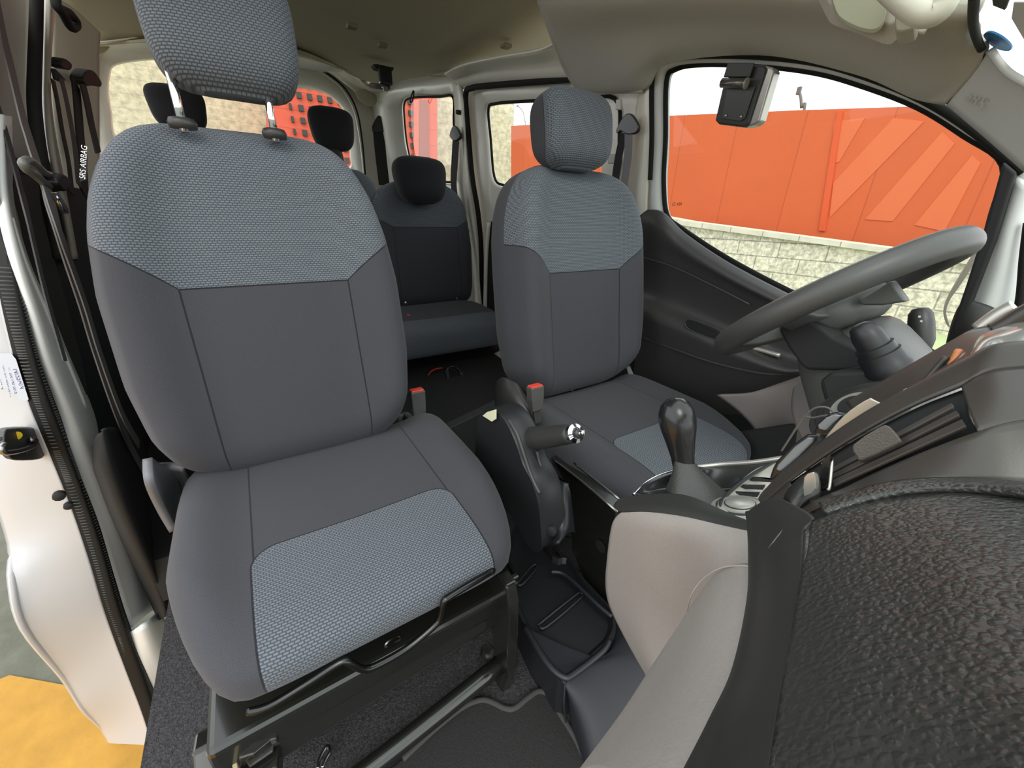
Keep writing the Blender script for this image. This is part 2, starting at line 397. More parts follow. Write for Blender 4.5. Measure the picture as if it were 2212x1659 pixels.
def headrest(name, c, w, h, d, mat, parent, lean=8, taper=.86, n=24, na=48, pw=.42):
    L = math.radians(lean); vs = []; uw = []; up = []
    for i in range(n + 1):
        s = -math.cos(math.pi * i / n); e = max(.05, (1 - abs(s) ** 3.6)) ** .5
        ww = w / 2 * e ** .55 * (1 + (taper - 1) * (-s if taper < 1 else s) * .5 + (taper - 1) * .5) ; dd = d / 2 * e
        for k in range(na):
            a = 2 * math.pi * k / na; ca, sa = math.cos(a), math.sin(a)
            x = ww * math.copysign(abs(ca) ** pw, ca); y = dd * math.copysign(abs(sa) ** .55, sa); z = s * h / 2
            y -= .008 * (1 - (x / w * 2) ** 2)
            vs.append((c[0] + x, c[1] + y * math.cos(L) + z * math.sin(L), c[2] + z * math.cos(L) - y * math.sin(L)))
            sd = max(0, y + dd * .55); uw.append((x + math.copysign(sd, x), z)); up.append((abs(x) + sd + (.0 if y < 0 else .02), z))
    fs = grid_faces(n + 1, na, cu=True) + [tuple(range(na)), tuple(range(n * na, (n + 1) * na))]
    return obj(name, vs, fs, mat, parent, uv={'weave': uw, 'place': up})

# ================================================================== OUTSIDE
def block(name, P, depth, mat, label, cat, **k):
    """building: outline of the facade P, pushed back by depth"""
    return tag(prism(name, P, depth, mat, None, bev=0, **k), label, cat)
g = box('ground', (4, 10, -.55), (60, 60, .2), GROUND, None, bev=0); g['kind'] = 'structure'; g.name = 'floor_yard'
y = box('paint', (-3.2, .4, -.447), (6, 2.25, .006), YELL, None, bev=0)
bpy.data.objects.remove(y)
tag(prism('painted_bay_marking', [(-4, 1.53, -.448), (-1.30, 1.53, -.448), (-1.1, 1.36, -.448), (-.6, .6, -.448), (-.6, -1.5, -.448), (-4, -1.5, -.448)], (0, 0, .004), YELL, bev=0), 'yellow painted patch on the ground beside the open front door', 'ground marking')
block('stone_building', [(-5.8799,28.2,8.3275),(4.3091,28.2,10.6264),(1.5068,28.2,-5.666),(-9.8466,28.2,-4.3105)], (0, 4, 0), STONEB, 'cream rough stone facade seen through the left part of the rear window', 'building')
rb = empty('red_building', (2.6, 24, -.45), 'coral red building with rows of small square openings behind the rear window', 'building')
prism('facade', [(2.5728,24,8.9517),(10.3137,24,10.6983),(9.4078,24,-5.6579),(0.1851,24,-4.5568)], (0, 4, 0), REDW, rb, bev=0)
w0 = Vector([(2.7203,24,6.0201)][0])
DKW = pm('dark window recess', (.03, .035, .03), .5)
for r in range(9):
    for q in range(14):
        if q in (8,): continue
        c = w0 + Vector((q * .445 + .02 * r * 0, -.06, .45 - r * .50))
        box('window', c, (.20 if q else .10, .14, .24), DKW, rb, bev=0)
tag(prism('red_pilaster', [(8.961,23.8,10.332),(9.2522,23.8,10.3977),(8.0975,23.8,-5.4562),(7.8535,23.8,-5.427)], (0, .15, 0), REDW, rb, bev=0), None)
prism('glazed_bay', [(8.9972,23.85,6.6381),(9.5495,23.85,6.7183),(8.8969,23.85,-5.563),(8.2386,23.85,-5.4844)], (0, .1, 0), pm('dull red glass', (.30, .05, .03), .15), rb, bev=0)
block('stone_tower', [(12.1886,28.2,12.4042),(17.7583,28.2,13.6609),(17.8741,28.2,7.3179),(17.7154,28.2,2.6091),(17.8346,28.2,-7.6155),(11.3551,28.2,-6.8419)], (0, 3, 0), STONEB, 'cream stone tower end between the coral building and the orange wall', 'building')
rw = empty('orange_wall', (9, 6, -.45), 'long orange clad building wall rising behind the low stone wall', 'building')
prism('cladding', [(9,14.6942,4.1494),(9,7.5808,3.3566),(9,4.5275,2.9663),(9,2.6535,2.7109),(9,1.0268,2.5003),(9,-0.1502,-0.7832),(9,14.2948,-5.6224)], (1.5, 0, 0), RED, rw, bev=0)
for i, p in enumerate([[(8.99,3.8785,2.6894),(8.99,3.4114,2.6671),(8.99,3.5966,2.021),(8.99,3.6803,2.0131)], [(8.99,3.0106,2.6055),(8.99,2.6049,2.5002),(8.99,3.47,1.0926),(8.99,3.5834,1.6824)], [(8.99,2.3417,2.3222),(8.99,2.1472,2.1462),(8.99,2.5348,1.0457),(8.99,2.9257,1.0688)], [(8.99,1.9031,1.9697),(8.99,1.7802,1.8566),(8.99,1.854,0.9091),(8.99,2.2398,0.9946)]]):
    prism('pale_stripe', p, (.014, 0, 0), REDL, rw, bev=0)  # paler diagonal stripes set thinly onto the orange wall
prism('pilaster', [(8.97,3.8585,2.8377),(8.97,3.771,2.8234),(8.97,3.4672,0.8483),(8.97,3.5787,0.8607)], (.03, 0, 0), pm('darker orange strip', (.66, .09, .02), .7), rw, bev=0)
sw = empty('stone_wall', (7.75, 3, -.45), 'low rough cream stone block wall seen below the orange wall', 'wall')
prism('stone_blocks', [(7.75,6.6676,1.0294),(7.75,5.6508,0.9029),(7.75,2.0542,0.6005),(7.75,0.3284,0.4566),(7.75,0.0058,-0.4496),(7.75,0.659,-0.4999),(7.75,1.3425,-0.4516),(7.75,6.3605,-0.5362)], (.3, 0, 0), STONE, sw, bev=0)
prism('coping', [(7.68,6.6259,1.1081),(7.68,5.6185,0.9766),(7.68,2.0545,0.6609),(7.68,0.3434,0.5109),(7.68,0.3184,0.4407),(7.68,2.0305,0.5844),(7.68,5.5961,0.8757),(7.68,6.6065,1.0088)], (.45, 0, 0), COPE, sw, bev=0)
tag(prism('grass_verge', [(7.75, -2, -.449), (7.75, 6, -.449), (6.6, 6, -.449), (6.6, -2, -.449)], (0, 0, .004), KERB, bev=0), 'pale green strip of ground at the foot of the stone wall', 'verge')
def lamp(name, P, r, head, label):
    t = empty(name, P[0], label, 'street lamp')
    P = [(P[0][0], P[0][1], -.45)] + P
    tube('pole', P, r, pm('lamp post grey', (.16, .15, .13), .7) if 'lamp post grey' not in bpy.data.materials else bpy.data.materials['lamp post grey'], t, n=6, seg=6)
    box('lamp_head', P[-1], head, pm('lamp head grey', (.12, .11, .10), .5), t, bev=.01)
lamp('street_lamp', [[(12,5.8324,3.3722)][0]] + [(12,5.9237,3.66),(12,5.9915,3.8646),(12,6.0808,4.0343)], .032, (.08, .09, .16), 'thin curved street lamp rising above the orange wall, in the driver\'s window')
lamp('street_lamp', [[(14,21.0584,5.2516)][0]] + [(14,21.0975,5.8681),(14,21.3542,6.3814),(14,21.8773,6.7058)], .02, (.1, .1, .06), 'thin curved street lamp behind the orange wall, in the sliding door window')

# ================================================================== BODY SHELL
def Rx(z, o=0): return .74 + o - .12 * (z - .8)
fl = struct(box('floor', (0, .35, .075), (1.42, 1.36, .05), CARPET, None, bev=0)); fl.name = 'floor_front'
struct(prism('floor_rear', [(-.72, .98, .10), (.72, .98, .10), (.72, 3.6, .30), (-.95, 3.6, .30)], (0, 0, .12), BLKD, bev=0))
# rear roof lining with a soft crowned header
struct(surf('ceiling', [
    [(-0.7325,2.2064,1.6406),(-0.2715,1.7381,1.5938),(0.1361,1.3241,1.5524),(0.3584,1.0982,1.5298),(0.4455,1.0829,1.5283)],
    [(-0.8408,2.7716,1.6972),(-0.265,2.1393,1.6339),(0.1657,1.6096,1.581),(0.4505,1.3004,1.55),(0.6683,1.3539,1.5554)],
    [(-0.8489,3.1719,1.7272),(-0.3962,2.638,1.6738),(0.1421,2.072,1.6172),(0.5471,1.672,1.5772),(0.7101,1.429,1.5429)],
    [(-0.8461,3.3273,1.7327),(-0.3495,2.7004,1.67),(0.2911,2.4299,1.653),(0.5841,1.9465,1.5946),(0.7293,1.7528,1.5653)],
    [(-0.8256,3.2242,1.7024),(-0.1726,2.3436,1.6144),(0.4391,2.896,1.6896),(0.5562,2.4408,1.6341),(0.5891,2.1865,1.5887)]], ROOF, nu=6, nv=6, sol=.012))
struct(surf('trim_header', [
    [(-0.9266,3,1.6428),(-0.8022,3,1.6557),(-0.4327,2.9,1.7417),(-0.0355,2.8,1.8034),(0.1916,2.85,1.8064),(0.3513,2.95,1.7431),(0.4939,3.1,1.7042),(0.7457,3.2,1.7474)],
    [(-0.9992,3.3,1.699),(-0.8606,3.4,1.7334),(-0.4489,3.4,1.8343),(0.0258,3.35,1.9152),(0.2853,3.35,1.89),(0.4451,3.4,1.8217),(0.6059,3.5,1.773),(0.8317,3.55,1.8021)],
    [(-1.0449,3.5,1.7136),(-0.8842,3.52,1.7353),(-0.4624,3.5,1.8101),(0.033,3.5,1.8942),(0.3048,3.5,1.8586),(0.4466,3.5,1.7896),(0.5671,3.5,1.725),(0.8048,3.6,1.7323)]], WHITI, nu=6, nv=4, sol=.006))
# rear wall around the back window
struct(loops('wall_back', [
    [(-1.0823,3.62,1.7468),(-0.8872,3.62,1.795),(-0.452,3.62,1.8915),(0.0573,3.62,1.9777),(0.3999,3.62,1.9556),(0.6455,3.62,1.8453),(0.8024,3.62,1.643),(0.7511,3.62,1.1085),(0.6277,3.62,0.2657),(-0.2457,3.62,0.3358),(-1.281,3.62,0.419),(-1.307,3.62,1.0131),(-1.1996,3.62,1.3932)],
    [(-0.8966,3.6,1.7153),(-0.8071,3.6,1.7951),(-0.4103,3.6,1.8721),(0.1,3.6,1.9214),(0.3816,3.6,1.854),(0.5075,3.6,1.7201),(0.5394,3.6,1.5166),(0.5363,3.6,1.1985),(0.5128,3.6,0.7442),(-0.1708,3.6,0.7498),(-1.0365,3.6,0.8124),(-1.0588,3.6,1.0748),(-0.9815,3.6,1.4174)],
    [(-0.8861,3.58,1.6914),(-0.7995,3.58,1.7747),(-0.4135,3.58,1.8528),(0.0936,3.58,1.8954),(0.3618,3.58,1.8276),(0.4771,3.58,1.6979),(0.5099,3.58,1.5108),(0.5094,3.58,1.1958),(0.4742,3.58,0.7819),(-0.1673,3.58,0.777),(-1.0212,3.58,0.8405),(-1.0406,3.58,1.0749),(-0.9641,3.58,1.4165)]], WHITI, n=5, sol=.01))
tube('weatherstrip', [(-0.978,3.57,1.4088),(-0.8967,3.57,1.6872),(-0.8049,3.57,1.7837),(-0.4102,3.57,1.8644),(0.0949,3.57,1.9082),(0.3739,3.57,1.8382),(0.4984,3.57,1.702),(0.5278,3.57,1.4811),(0.5166,3.57,1.0962)], .006, RUB, None, n=6); bpy.data.objects['weatherstrip'].name = 'trim_tailgate_seal'; struct(bpy.data.objects['trim_tailgate_seal'])
struct(loops('trim_tailgate', [
    [(-0.8868,3.585,1.6925),(-0.8001,3.585,1.7759),(-0.4135,3.585,1.8541),(0.0942,3.585,1.8967),(0.3629,3.585,1.8288),(0.4783,3.585,1.6989),(0.5111,3.585,1.5116),(0.5107,3.585,1.1961),(0.4755,3.585,0.7816),(-0.1669,3.585,0.7768),(-1.022,3.585,0.8403),(-1.0415,3.585,1.0751),(-0.9649,3.585,1.4172)],
    [(-0.8693,3.64,1.6539),(-0.7855,3.64,1.7406),(-0.4251,3.64,1.8198),(0.0241,3.64,1.7901),(0.2845,3.64,1.7785),(0.4159,3.64,1.7084),(0.4575,3.64,1.603),(0.4494,3.64,1.3882),(0.4035,3.64,1.2509),(0.0361,3.64,1.2004),(-0.5481,3.64,1.2967),(-0.902,3.64,1.3135),(-0.9101,3.64,1.4788)],
    [(-0.8705,3.7,1.6598),(-0.7858,3.7,1.7459),(-0.429,3.7,1.8193),(0.0251,3.7,1.7712),(0.2926,3.7,1.7721),(0.421,3.7,1.708),(0.4674,3.7,1.6071),(0.4563,3.7,1.3948),(0.4127,3.7,1.2784),(0.0476,3.7,1.2296),(-0.5453,3.7,1.3245),(-0.8973,3.7,1.3357),(-0.91,3.7,1.4887)]], WHITI, n=6, sol=.006))
w1 = prism('window_1', [(-0.8712,3.68,1.6733),(-0.7885,3.68,1.754),(-0.4254,3.68,1.8293),(0.0248,3.68,1.7776),(0.2902,3.68,1.7763),(0.4316,3.68,1.7177),(0.4738,3.68,1.611),(0.4658,3.68,1.3937),(0.4123,3.68,1.2542),(0.0409,3.68,1.2032),(-0.5497,3.68,1.3006),(-0.9076,3.68,1.3175),(-0.92,3.68,1.4841)], (0, .005, 0), GLASS, bev=0, n=5); struct(w1)
tag(w1)
struct(prism('trim_vent_left', [(-0.9185,3.4,1.7144),(-0.8733,3.4,1.7502),(-0.7952,3.4,1.7618),(-0.7984,3.4,1.7375),(-0.8417,3.4,1.7056),(-0.9109,3.4,1.6809)], (0, .012, 0), ROOF, bev=0, n=5))
struct(prism('trim_vent_right', [(0.4863,3.42,1.7476),(0.5523,3.42,1.7686),(0.621,3.42,1.7433),(0.6153,3.42,1.6922),(0.5601,3.42,1.6705),(0.4996,3.42,1.7034)], (0, .012, 0), ROOF, bev=0, n=5))
struct(prism('wall_back_upper', [(-1.0634,3.73,1.9003),(1.0894,3.73,2.3694),(1.0501,3.73,1.8463),(0.6896,3.73,1.7935),(0.553,3.73,1.8207),(0.4201,3.73,1.9136),(0.0615,3.73,1.9562),(-1.0996,3.73,1.782)], (0, .01, 0), WHITI, bev=0))
# driver side rear quarter with its window
struct(loops('wall_right', [
    [(0.6343,3.7107,1.8472),(0.6449,2.8974,1.7588),(0.6578,2.3067,1.6516),(0.6672,2.1152,1.5734),(0.6966,2.1613,1.3283),(0.728,2.2084,1.0665),(0.7702,2.1852,0.7148),(0.816,2.2163,0.3337),(0.8413,3.1778,0.1229),(0.8594,5.2761,-0.0282),(0.763,4.7391,0.775),(0.7109,4.3576,1.2093),(0.6622,3.9951,1.6149)],
    [(0.6401,2.9337,1.6329),(0.64,2.7453,1.6336),(0.6487,2.3566,1.5605),(0.653,2.1676,1.5249),(0.6666,2.1882,1.4113),(0.6812,2.2157,1.2903),(0.6968,2.2453,1.1599),(0.7028,2.273,1.1102),(0.7018,2.4634,1.1184),(0.6971,2.7457,1.1578),(0.6856,2.9563,1.2533),(0.6709,3.0263,1.3756),(0.6523,2.9975,1.5309)],
    [(0.6708,2.972,1.6267),(0.6709,2.8166,1.6257),(0.6789,2.4266,1.5594),(0.6826,2.2688,1.5286),(0.6944,2.2907,1.4301),(0.7094,2.3269,1.3048),(0.7257,2.3661,1.1691),(0.729,2.3881,1.1414),(0.728,2.5544,1.1498),(0.7238,2.809,1.1849),(0.7128,3.0084,1.2765),(0.6986,3.054,1.3951),(0.6814,3.0252,1.5387)]], WHITI, n=5, sol=.01))
w2 = prism('window_2', [(0.6701,3.0052,1.6324),(0.6701,2.8131,1.6321),(0.6782,2.4243,1.5652),(0.6824,2.2456,1.5303),(0.6948,2.2685,1.4269),(0.7096,2.3094,1.303),(0.7259,2.3415,1.1677),(0.7303,2.3662,1.1305),(0.7292,2.5583,1.1397),(0.7251,2.814,1.1741),(0.714,3.0323,1.2669),(0.6981,3.0902,1.3991),(0.6807,3.06,1.5438)], (.005, 0, 0), GLASS, bev=0, n=5); struct(w2)
struct(tube('trim_quarter_seal', [(0.6522,2.9204,1.6149),(0.6523,2.7677,1.614),(0.6601,2.3845,1.5488),(0.6638,2.2294,1.5186),(0.6754,2.2509,1.4218),(0.6902,2.2865,1.2987),(0.7062,2.325,1.1653),(0.7094,2.3467,1.138),(0.7084,2.51,1.1464),(0.7043,2.7602,1.1808),(0.6935,2.9561,1.2708),(0.6795,3.001,1.3874),(0.6626,2.9727,1.5285)], .006, RUB, None, n=5, closed=True))
# cantrail: painted rail above the sliding door
struct(surf('trim_cantrail', [
    [(0.5114,1.9893,1.5381),(0.5125,1.8058,1.5294),(0.5174,1.5178,1.4882),(0.5218,1.294,1.4514),(0.5223,1.199,1.4479)],
    [(0.5989,2.1026,1.5595),(0.6,1.9347,1.5496),(0.6054,1.6625,1.5053),(0.6109,1.4157,1.4594),(0.6136,1.2745,1.437)],
    [(0.6211,2.0995,1.5405),(0.6231,1.9349,1.5245),(0.6276,1.6987,1.4865),(0.6332,1.4445,1.4398),(0.6379,1.2514,1.401)],
    [(0.6528,2.099,1.5268),(0.655,1.9504,1.5085),(0.6598,1.7136,1.4681),(0.6644,1.4861,1.4297),(0.6694,1.2503,1.3882)]], WHITI, nu=5, nv=4, sol=.008))
# pillar between the quarter window and sliding door
struct(surf('trim_rear_pillar', [
    [(0.6398,2.1879,1.5937),(0.6477,2.1834,1.5272),(0.6615,2.1996,1.4124),(0.6787,2.2236,1.2691),(0.6974,2.2496,1.1136),(0.7176,2.2291,0.945),(0.7453,2.1975,0.7145),(0.7951,2.242,0.2994)],
    [(0.6213,2.0744,1.539),(0.6281,2.0617,1.4823),(0.6392,2.0693,1.3901),(0.6556,2.0889,1.2536),(0.6733,2.0993,1.1055),(0.6925,2.0993,0.946),(0.719,2.0895,0.7251),(0.7671,2.1459,0.3245)],
    [(0.6526,2.0883,1.5284),(0.6585,2.0726,1.4794),(0.6685,2.0814,1.3955),(0.6851,2.0994,1.2573),(0.7031,2.1082,1.1075),(0.7224,2.1011,0.9466),(0.7492,2.1003,0.7232),(0.7979,2.1591,0.3179)]], WHITI, nu=5, nv=4, sol=.006))
# sliding door, driver side
d2 = empty('door_2', (.72, 1.8, .3), kind='structure')
d2.location = (.72, 1.8, .3)
loops('door_frame', [
    [(0.6744,2.0922,1.5137),(0.6756,1.9436,1.5032),(0.6817,1.6064,1.4528),(0.6884,1.2967,1.397),(0.6957,0.97,1.3358),(0.7144,0.9202,1.1798),(0.7325,0.9037,1.0288),(0.7564,0.9203,0.8301),(0.7788,1.2733,0.6437),(0.8006,1.6338,0.4613),(0.8156,2.2032,0.3365),(0.77,2.1613,0.717),(0.7173,2.1501,1.1555)],
    [(0.6931,2.0606,1.4823),(0.6933,1.9314,1.4804),(0.6988,1.6302,1.4353),(0.7054,1.314,1.3803),(0.7124,0.9982,1.3216),(0.7287,0.9586,1.186),(0.7473,0.9523,1.0309),(0.7646,0.978,0.8866),(0.7758,1.3192,0.7933),(0.785,1.6712,0.7163),(0.7964,2.0521,0.6214),(0.7658,2.0525,0.8763),(0.7326,2.0936,1.153)],
    [(0.6849,1.9256,1.4258),(0.6838,1.8381,1.4353),(0.6874,1.6119,1.4048),(0.6936,1.2971,1.3535),(0.6981,1.0767,1.3156),(0.7126,1.0492,1.1952),(0.7286,1.0503,1.0613),(0.7319,1.0805,1.0339),(0.7331,1.3,1.0238),(0.7288,1.6513,1.0599),(0.7268,1.8528,1.0768),(0.7201,1.9425,1.1326),(0.6997,1.9437,1.3023)],
    [(0.7155,1.9351,1.4205),(0.7142,1.8727,1.4316),(0.7177,1.6558,1.4026),(0.7238,1.3313,1.3516),(0.7277,1.1351,1.3195),(0.7414,1.1079,1.2054),(0.7546,1.1122,1.0949),(0.7579,1.1444,1.0672),(0.7589,1.3339,1.0592),(0.7556,1.6729,1.0871),(0.7536,1.8531,1.103),(0.7487,1.9355,1.1445),(0.7294,1.9407,1.305)]], WHITI, d2, n=5, sol=.008)
prism('window_pane', [(0.7094,1.9511,1.4298),(0.7085,1.88,1.4375),(0.7122,1.648,1.407),(0.7183,1.3256,1.3554),(0.7225,1.1202,1.3211),(0.7366,1.0927,1.203),(0.7506,1.0961,1.0864),(0.7539,1.1323,1.059),(0.7547,1.3283,1.0521),(0.7515,1.6666,1.0789),(0.7496,1.8639,1.095),(0.7444,1.9467,1.1386),(0.7243,1.9501,1.3057)], (.005, 0, 0), GLASS, d2, bev=0, n=5)
prism('door_card', [(0.725,1.9905,0.925),(0.7234,1.8671,0.9385),(0.7218,1.7135,0.9513),(0.721,1.1253,0.9584),(0.7207,0.9169,0.9609),(0.7626,0.8825,0.6113),(0.7968,2.121,0.3266),(0.7616,2.0793,0.6198)], (.03, 0, 0), BLKD, d2, bev=.01)
tube('window_seal', [(0.6863,1.8974,1.414),(0.6851,1.8321,1.424),(0.6887,1.6131,1.3941),(0.6947,1.2972,1.3441),(0.6986,1.1001,1.3114),(0.7122,1.0734,1.1981),(0.7256,1.0771,1.0866),(0.7288,1.1126,1.0598),(0.7296,1.2998,1.0532),(0.7264,1.6305,1.0798),(0.7245,1.8148,1.0955),(0.7197,1.8956,1.1361),(0.7004,1.8997,1.297)], .006, RUB, d2, n=5, closed=True)
struct(tube('trim_sliding_door_seal', [(0.659,1.2508,1.3917),(0.6541,1.5022,1.4328),(0.6481,1.8102,1.4825),(0.6454,1.9782,1.5054),(0.6472,2.0496,1.4903),(0.666,2.064,1.3333),(0.6881,2.0728,1.1488),(0.7124,2.0502,0.947),(0.7389,2.0703,0.7262),(0.7882,2.1786,0.3146)], .013, RUB, None, n=8))
struct(tube('trim_sliding_door_edge', [(0.7129,1.9394,0.9259),(0.7362,2.0115,0.7317),(0.7768,2.0969,0.393)], .012, WHITI, None, n=5))

# front headliner over the driver's door, wraps from roof to window
struct(surf('ceiling_front', [
    [(0.3703,1.0862,1.5286),(0.4568,0.902,1.5102),(0.5473,0.7564,1.4956),(0.6625,0.6183,1.4818),(0.7853,0.4988,1.4699),(0.9761,0.4131,1.4613),(1.0661,0.3793,1.4579)],
    [(0.3972,1.1151,1.4897),(0.4056,0.8385,1.4197),(0.4118,0.637,1.3682),(0.4187,0.463,1.3107),(0.4245,0.3318,1.2626),(0.4289,0.2466,1.2261),(0.4305,0.2158,1.2122)],
    [(0.5041,1.1748,1.4325),(0.5088,0.9312,1.3936),(0.5136,0.7242,1.3537),(0.5202,0.5206,1.2979),(0.5265,0.3799,1.2455),(0.5328,0.2651,1.1935),(0.5305,0.237,1.2121)],
    [(0.614,1.1947,1.3501),(0.6075,0.994,1.3208),(0.5753,0.8158,1.3395),(0.5805,0.584,1.2962),(0.589,0.3999,1.2247),(0.606,0.2987,1.1663),(0.5639,0.2255,1.1841)],
    [(0.6449,1.1898,1.3427),(0.6502,0.9419,1.2985),(0.6162,0.845,1.3315),(0.6208,0.6036,1.2934),(0.6297,0.4114,1.2194),(0.6364,0.3107,1.1634),(0.6289,0.2632,1.1426)]], LINER, nu=6, nv=6, sol=.012))
tube('headliner_edge', [(0.4019,1.1216,1.4928),(0.5041,1.1748,1.4325),(0.5807,1.1983,1.3772),(0.6356,1.1789,1.3367),(0.6482,1.0492,1.3147),(0.6504,0.9417,1.2963)], .008, LINER, None, n=6); o = bpy.data.objects['headliner_edge']; o.name = 'trim_headliner_edge'; struct(o)
# roof above so that no sky leaks in
struct(prism('ceiling_roof_skin', [(-.72, .55, 1.52), (.72, .55, 1.52), (.70, 3.75, 1.88), (-.95, 3.75, 1.88)], (0, 0, .02), WHITE, bev=0))
struct(prism('wall_right_outer', [(.86, 1.25, .1), (.86, 2.0, .1), (.86, 2.0, .85), (.86, 1.25, .85)], (.02, 0, 0), WHITE, bev=0))
struct(prism('wall_right_lower', [(.775, -.2, .05), (.775, 1.25, .05), (.775, 1.25, .62), (.775, -.2, .62)], (.02, 0, 0), BLKD, bev=0))
# driver door: pillar, frame, seals, glass, card
struct(surf('trim_driver_pillar', [
    [(0.6972,0.9945,1.323),(0.7072,1.0106,1.2398),(0.7176,1.0227,1.1537),(0.7373,1.035,0.9894),(0.7867,1.0183,0.5776)],
    [(0.6592,0.941,1.3063),(0.6691,0.9399,1.2244),(0.6789,0.9446,1.1425),(0.6975,0.9477,0.9878),(0.7435,0.9237,0.6042)],
    [(0.6599,0.9146,1.3011),(0.6696,0.9094,1.2199),(0.6793,0.9095,1.139),(0.6975,0.9068,0.9876),(0.7425,0.8867,0.6127)]], WHITI, nu=5, nv=4, sol=.008))
struct(prism('wall_right_pillar', [(0.7029,1.1699,1.3592),(0.7075,0.9767,1.3211),(0.7281,0.9689,1.1494),(0.7507,0.9703,0.9609),(0.7952,0.9591,0.59),(0.8002,1.1405,0.5483)], (.04, 0, 0), WHITI, bev=0))
d1 = empty('door_1', (.72, .5, .3), kind='structure')
IN = [(0.6954,0.8711,1.1718),(0.6792,0.8841,1.3065),(0.6765,0.8574,1.3292),(0.6775,0.7772,1.3209),(0.6817,0.6322,1.2855),(0.6863,0.5102,1.2473),(0.691,0.4201,1.2081),(0.6973,0.3193,1.1558),(0.7037,0.2429,1.1022),(0.7094,0.1838,1.0549),(0.7187,0.1727,0.9774),(0.732,0.1606,0.8668),(0.7492,0.1544,0.7233),(0.7475,0.2152,0.7371),(0.7448,0.3186,0.7596),(0.7412,0.4365,0.7904),(0.733,0.6209,0.8581),(0.7239,0.7851,0.9343),(0.7193,0.8406,0.9723),(0.7083,0.8649,1.0643)]
OUT = [(0.695,0.9007,1.1754),(0.6778,0.9133,1.3187),(0.6743,0.8801,1.3472),(0.676,0.7792,1.3335),(0.6801,0.6349,1.2988),(0.6847,0.5136,1.2612),(0.6893,0.424,1.2229),(0.6957,0.3232,1.169),(0.7026,0.2402,1.1114),(0.7113,0.1553,1.0393),(0.7204,0.1361,0.9631),(0.7315,0.1274,0.871),(0.7524,0.133,0.6968),(0.7514,0.206,0.7051),(0.7489,0.3099,0.7262),(0.7439,0.4418,0.7672),(0.7356,0.6441,0.8369),(0.7261,0.8152,0.9161),(0.7206,0.8807,0.9614),(0.7081,0.8955,1.0659)]
def mixl(a, b, t, off=0): return [tuple(Vector(p) * (1 - t) + Vector(q) * t + Vector((off, 0, 0))) for p, q in zip(a, b)]
loops('door_frame', [mixl(IN, OUT, 1.25, .0), mixl(IN, OUT, 1.0, -.02), mixl(IN, OUT, .45, -.01), mixl(IN, OUT, .25, .02)], TRIMG, d1, n=5, sol=.006)
tube('glass_run_seal', mixl(IN, OUT, .12, .0), .007, RUB, d1, n=5, closed=True)
prism('window_pane', mixl(IN, OUT, .15, .012), (.005, 0, 0), GLASS, d1, bev=0, n=5)
struct(tube('trim_driver_door_seal', mixl(IN, OUT, 1.12, -.025)[19:] + mixl(IN, OUT, 1.12, -.025)[:10], .007, RUB, None, n=6))
DK = lambda n, pts, **k: None
card = surf('door_card', [
    [(0.7033,0.9343,0.981),(0.6888,0.8419,0.9767),(0.6958,0.7542,0.9186),(0.7045,0.6017,0.8462),(0.7122,0.4218,0.7816),(0.7157,0.3069,0.7526),(0.7183,0.2059,0.7306),(0.7199,0.1468,0.7177)],
    [(0.6924,0.9223,0.9465),(0.6638,0.8224,0.9353),(0.6702,0.7358,0.8817),(0.6779,0.5859,0.8178),(0.6847,0.4044,0.7605),(0.688,0.292,0.7331),(0.6904,0.1936,0.7135),(0.6918,0.1361,0.7021)],
    [(0.7026,0.9206,0.8613),(0.6885,0.8337,0.8541),(0.6916,0.7391,0.8287),(0.6966,0.5889,0.7867),(0.7027,0.405,0.7358),(0.7058,0.2908,0.7096),(0.7081,0.1909,0.6912),(0.7093,0.1325,0.6805)],
    [(0.7273,0.9184,0.7388),(0.7194,0.8311,0.722),(0.7217,0.7324,0.7021),(0.7258,0.5765,0.6687),(0.7298,0.4155,0.6351),(0.7289,0.2783,0.6426),(0.73,0.1781,0.6336),(0.731,0.1187,0.6253)],
    [(0.7051,0.8873,0.6741),(0.676,0.7858,0.6663),(0.6668,0.6846,0.6604),(0.6593,0.5309,0.6388),(0.6612,0.3923,0.6234),(0.6696,0.329,0.6368),(0.7112,0.2163,0.6232),(0.7321,0.1159,0.6158)],
    [(0.712,0.8864,0.6164),(0.6817,0.7807,0.6193),(0.6727,0.6778,0.6105),(0.6643,0.5235,0.5973),(0.6636,0.4098,0.6034),(0.6819,0.338,0.6172),(0.7125,0.2135,0.6128),(0.7333,0.113,0.6062)],
    [(0.7652,0.9133,0.4229),(0.7445,0.7913,0.4289),(0.7328,0.6832,0.4437),(0.7184,0.547,0.4803),(0.7117,0.4382,0.5357),(0.7035,0.353,0.604),(0.7241,0.2126,0.5992),(0.7344,0.1101,0.5966)],
    [(0.8044,0.942,0.2637),(0.7999,0.8087,0.3009),(0.7965,0.7026,0.329),(0.791,0.5643,0.3749),(0.7844,0.4461,0.4304),(0.7788,0.3477,0.4766),(0.7709,0.2084,0.5421),(0.768,0.107,0.567)]], DOORP, d1, nu=6, nv=5, sol=.006)
prism('pull_pocket', [(0.6612,0.6727,0.6737),(0.6596,0.6545,0.6863),(0.661,0.574,0.6749),(0.6627,0.5554,0.6608),(0.6641,0.5696,0.6489),(0.6629,0.6491,0.6594)], (-.004, 0, 0), BLKD, d1, bev=.002, n=4)
tube('pocket_rim', [(0.6574,0.6727,0.6714),(0.6553,0.6568,0.689),(0.6565,0.5696,0.6792),(0.6586,0.5493,0.6616),(0.6602,0.5644,0.6482),(0.6592,0.6491,0.657)], .0018, DOORP, d1, n=5, closed=True)
tube('door_release', [(0.6989,0.4865,0.6425),(0.6989,0.4601,0.6423),(0.699,0.4199,0.6414)], .006, SILV, d1, n=4)
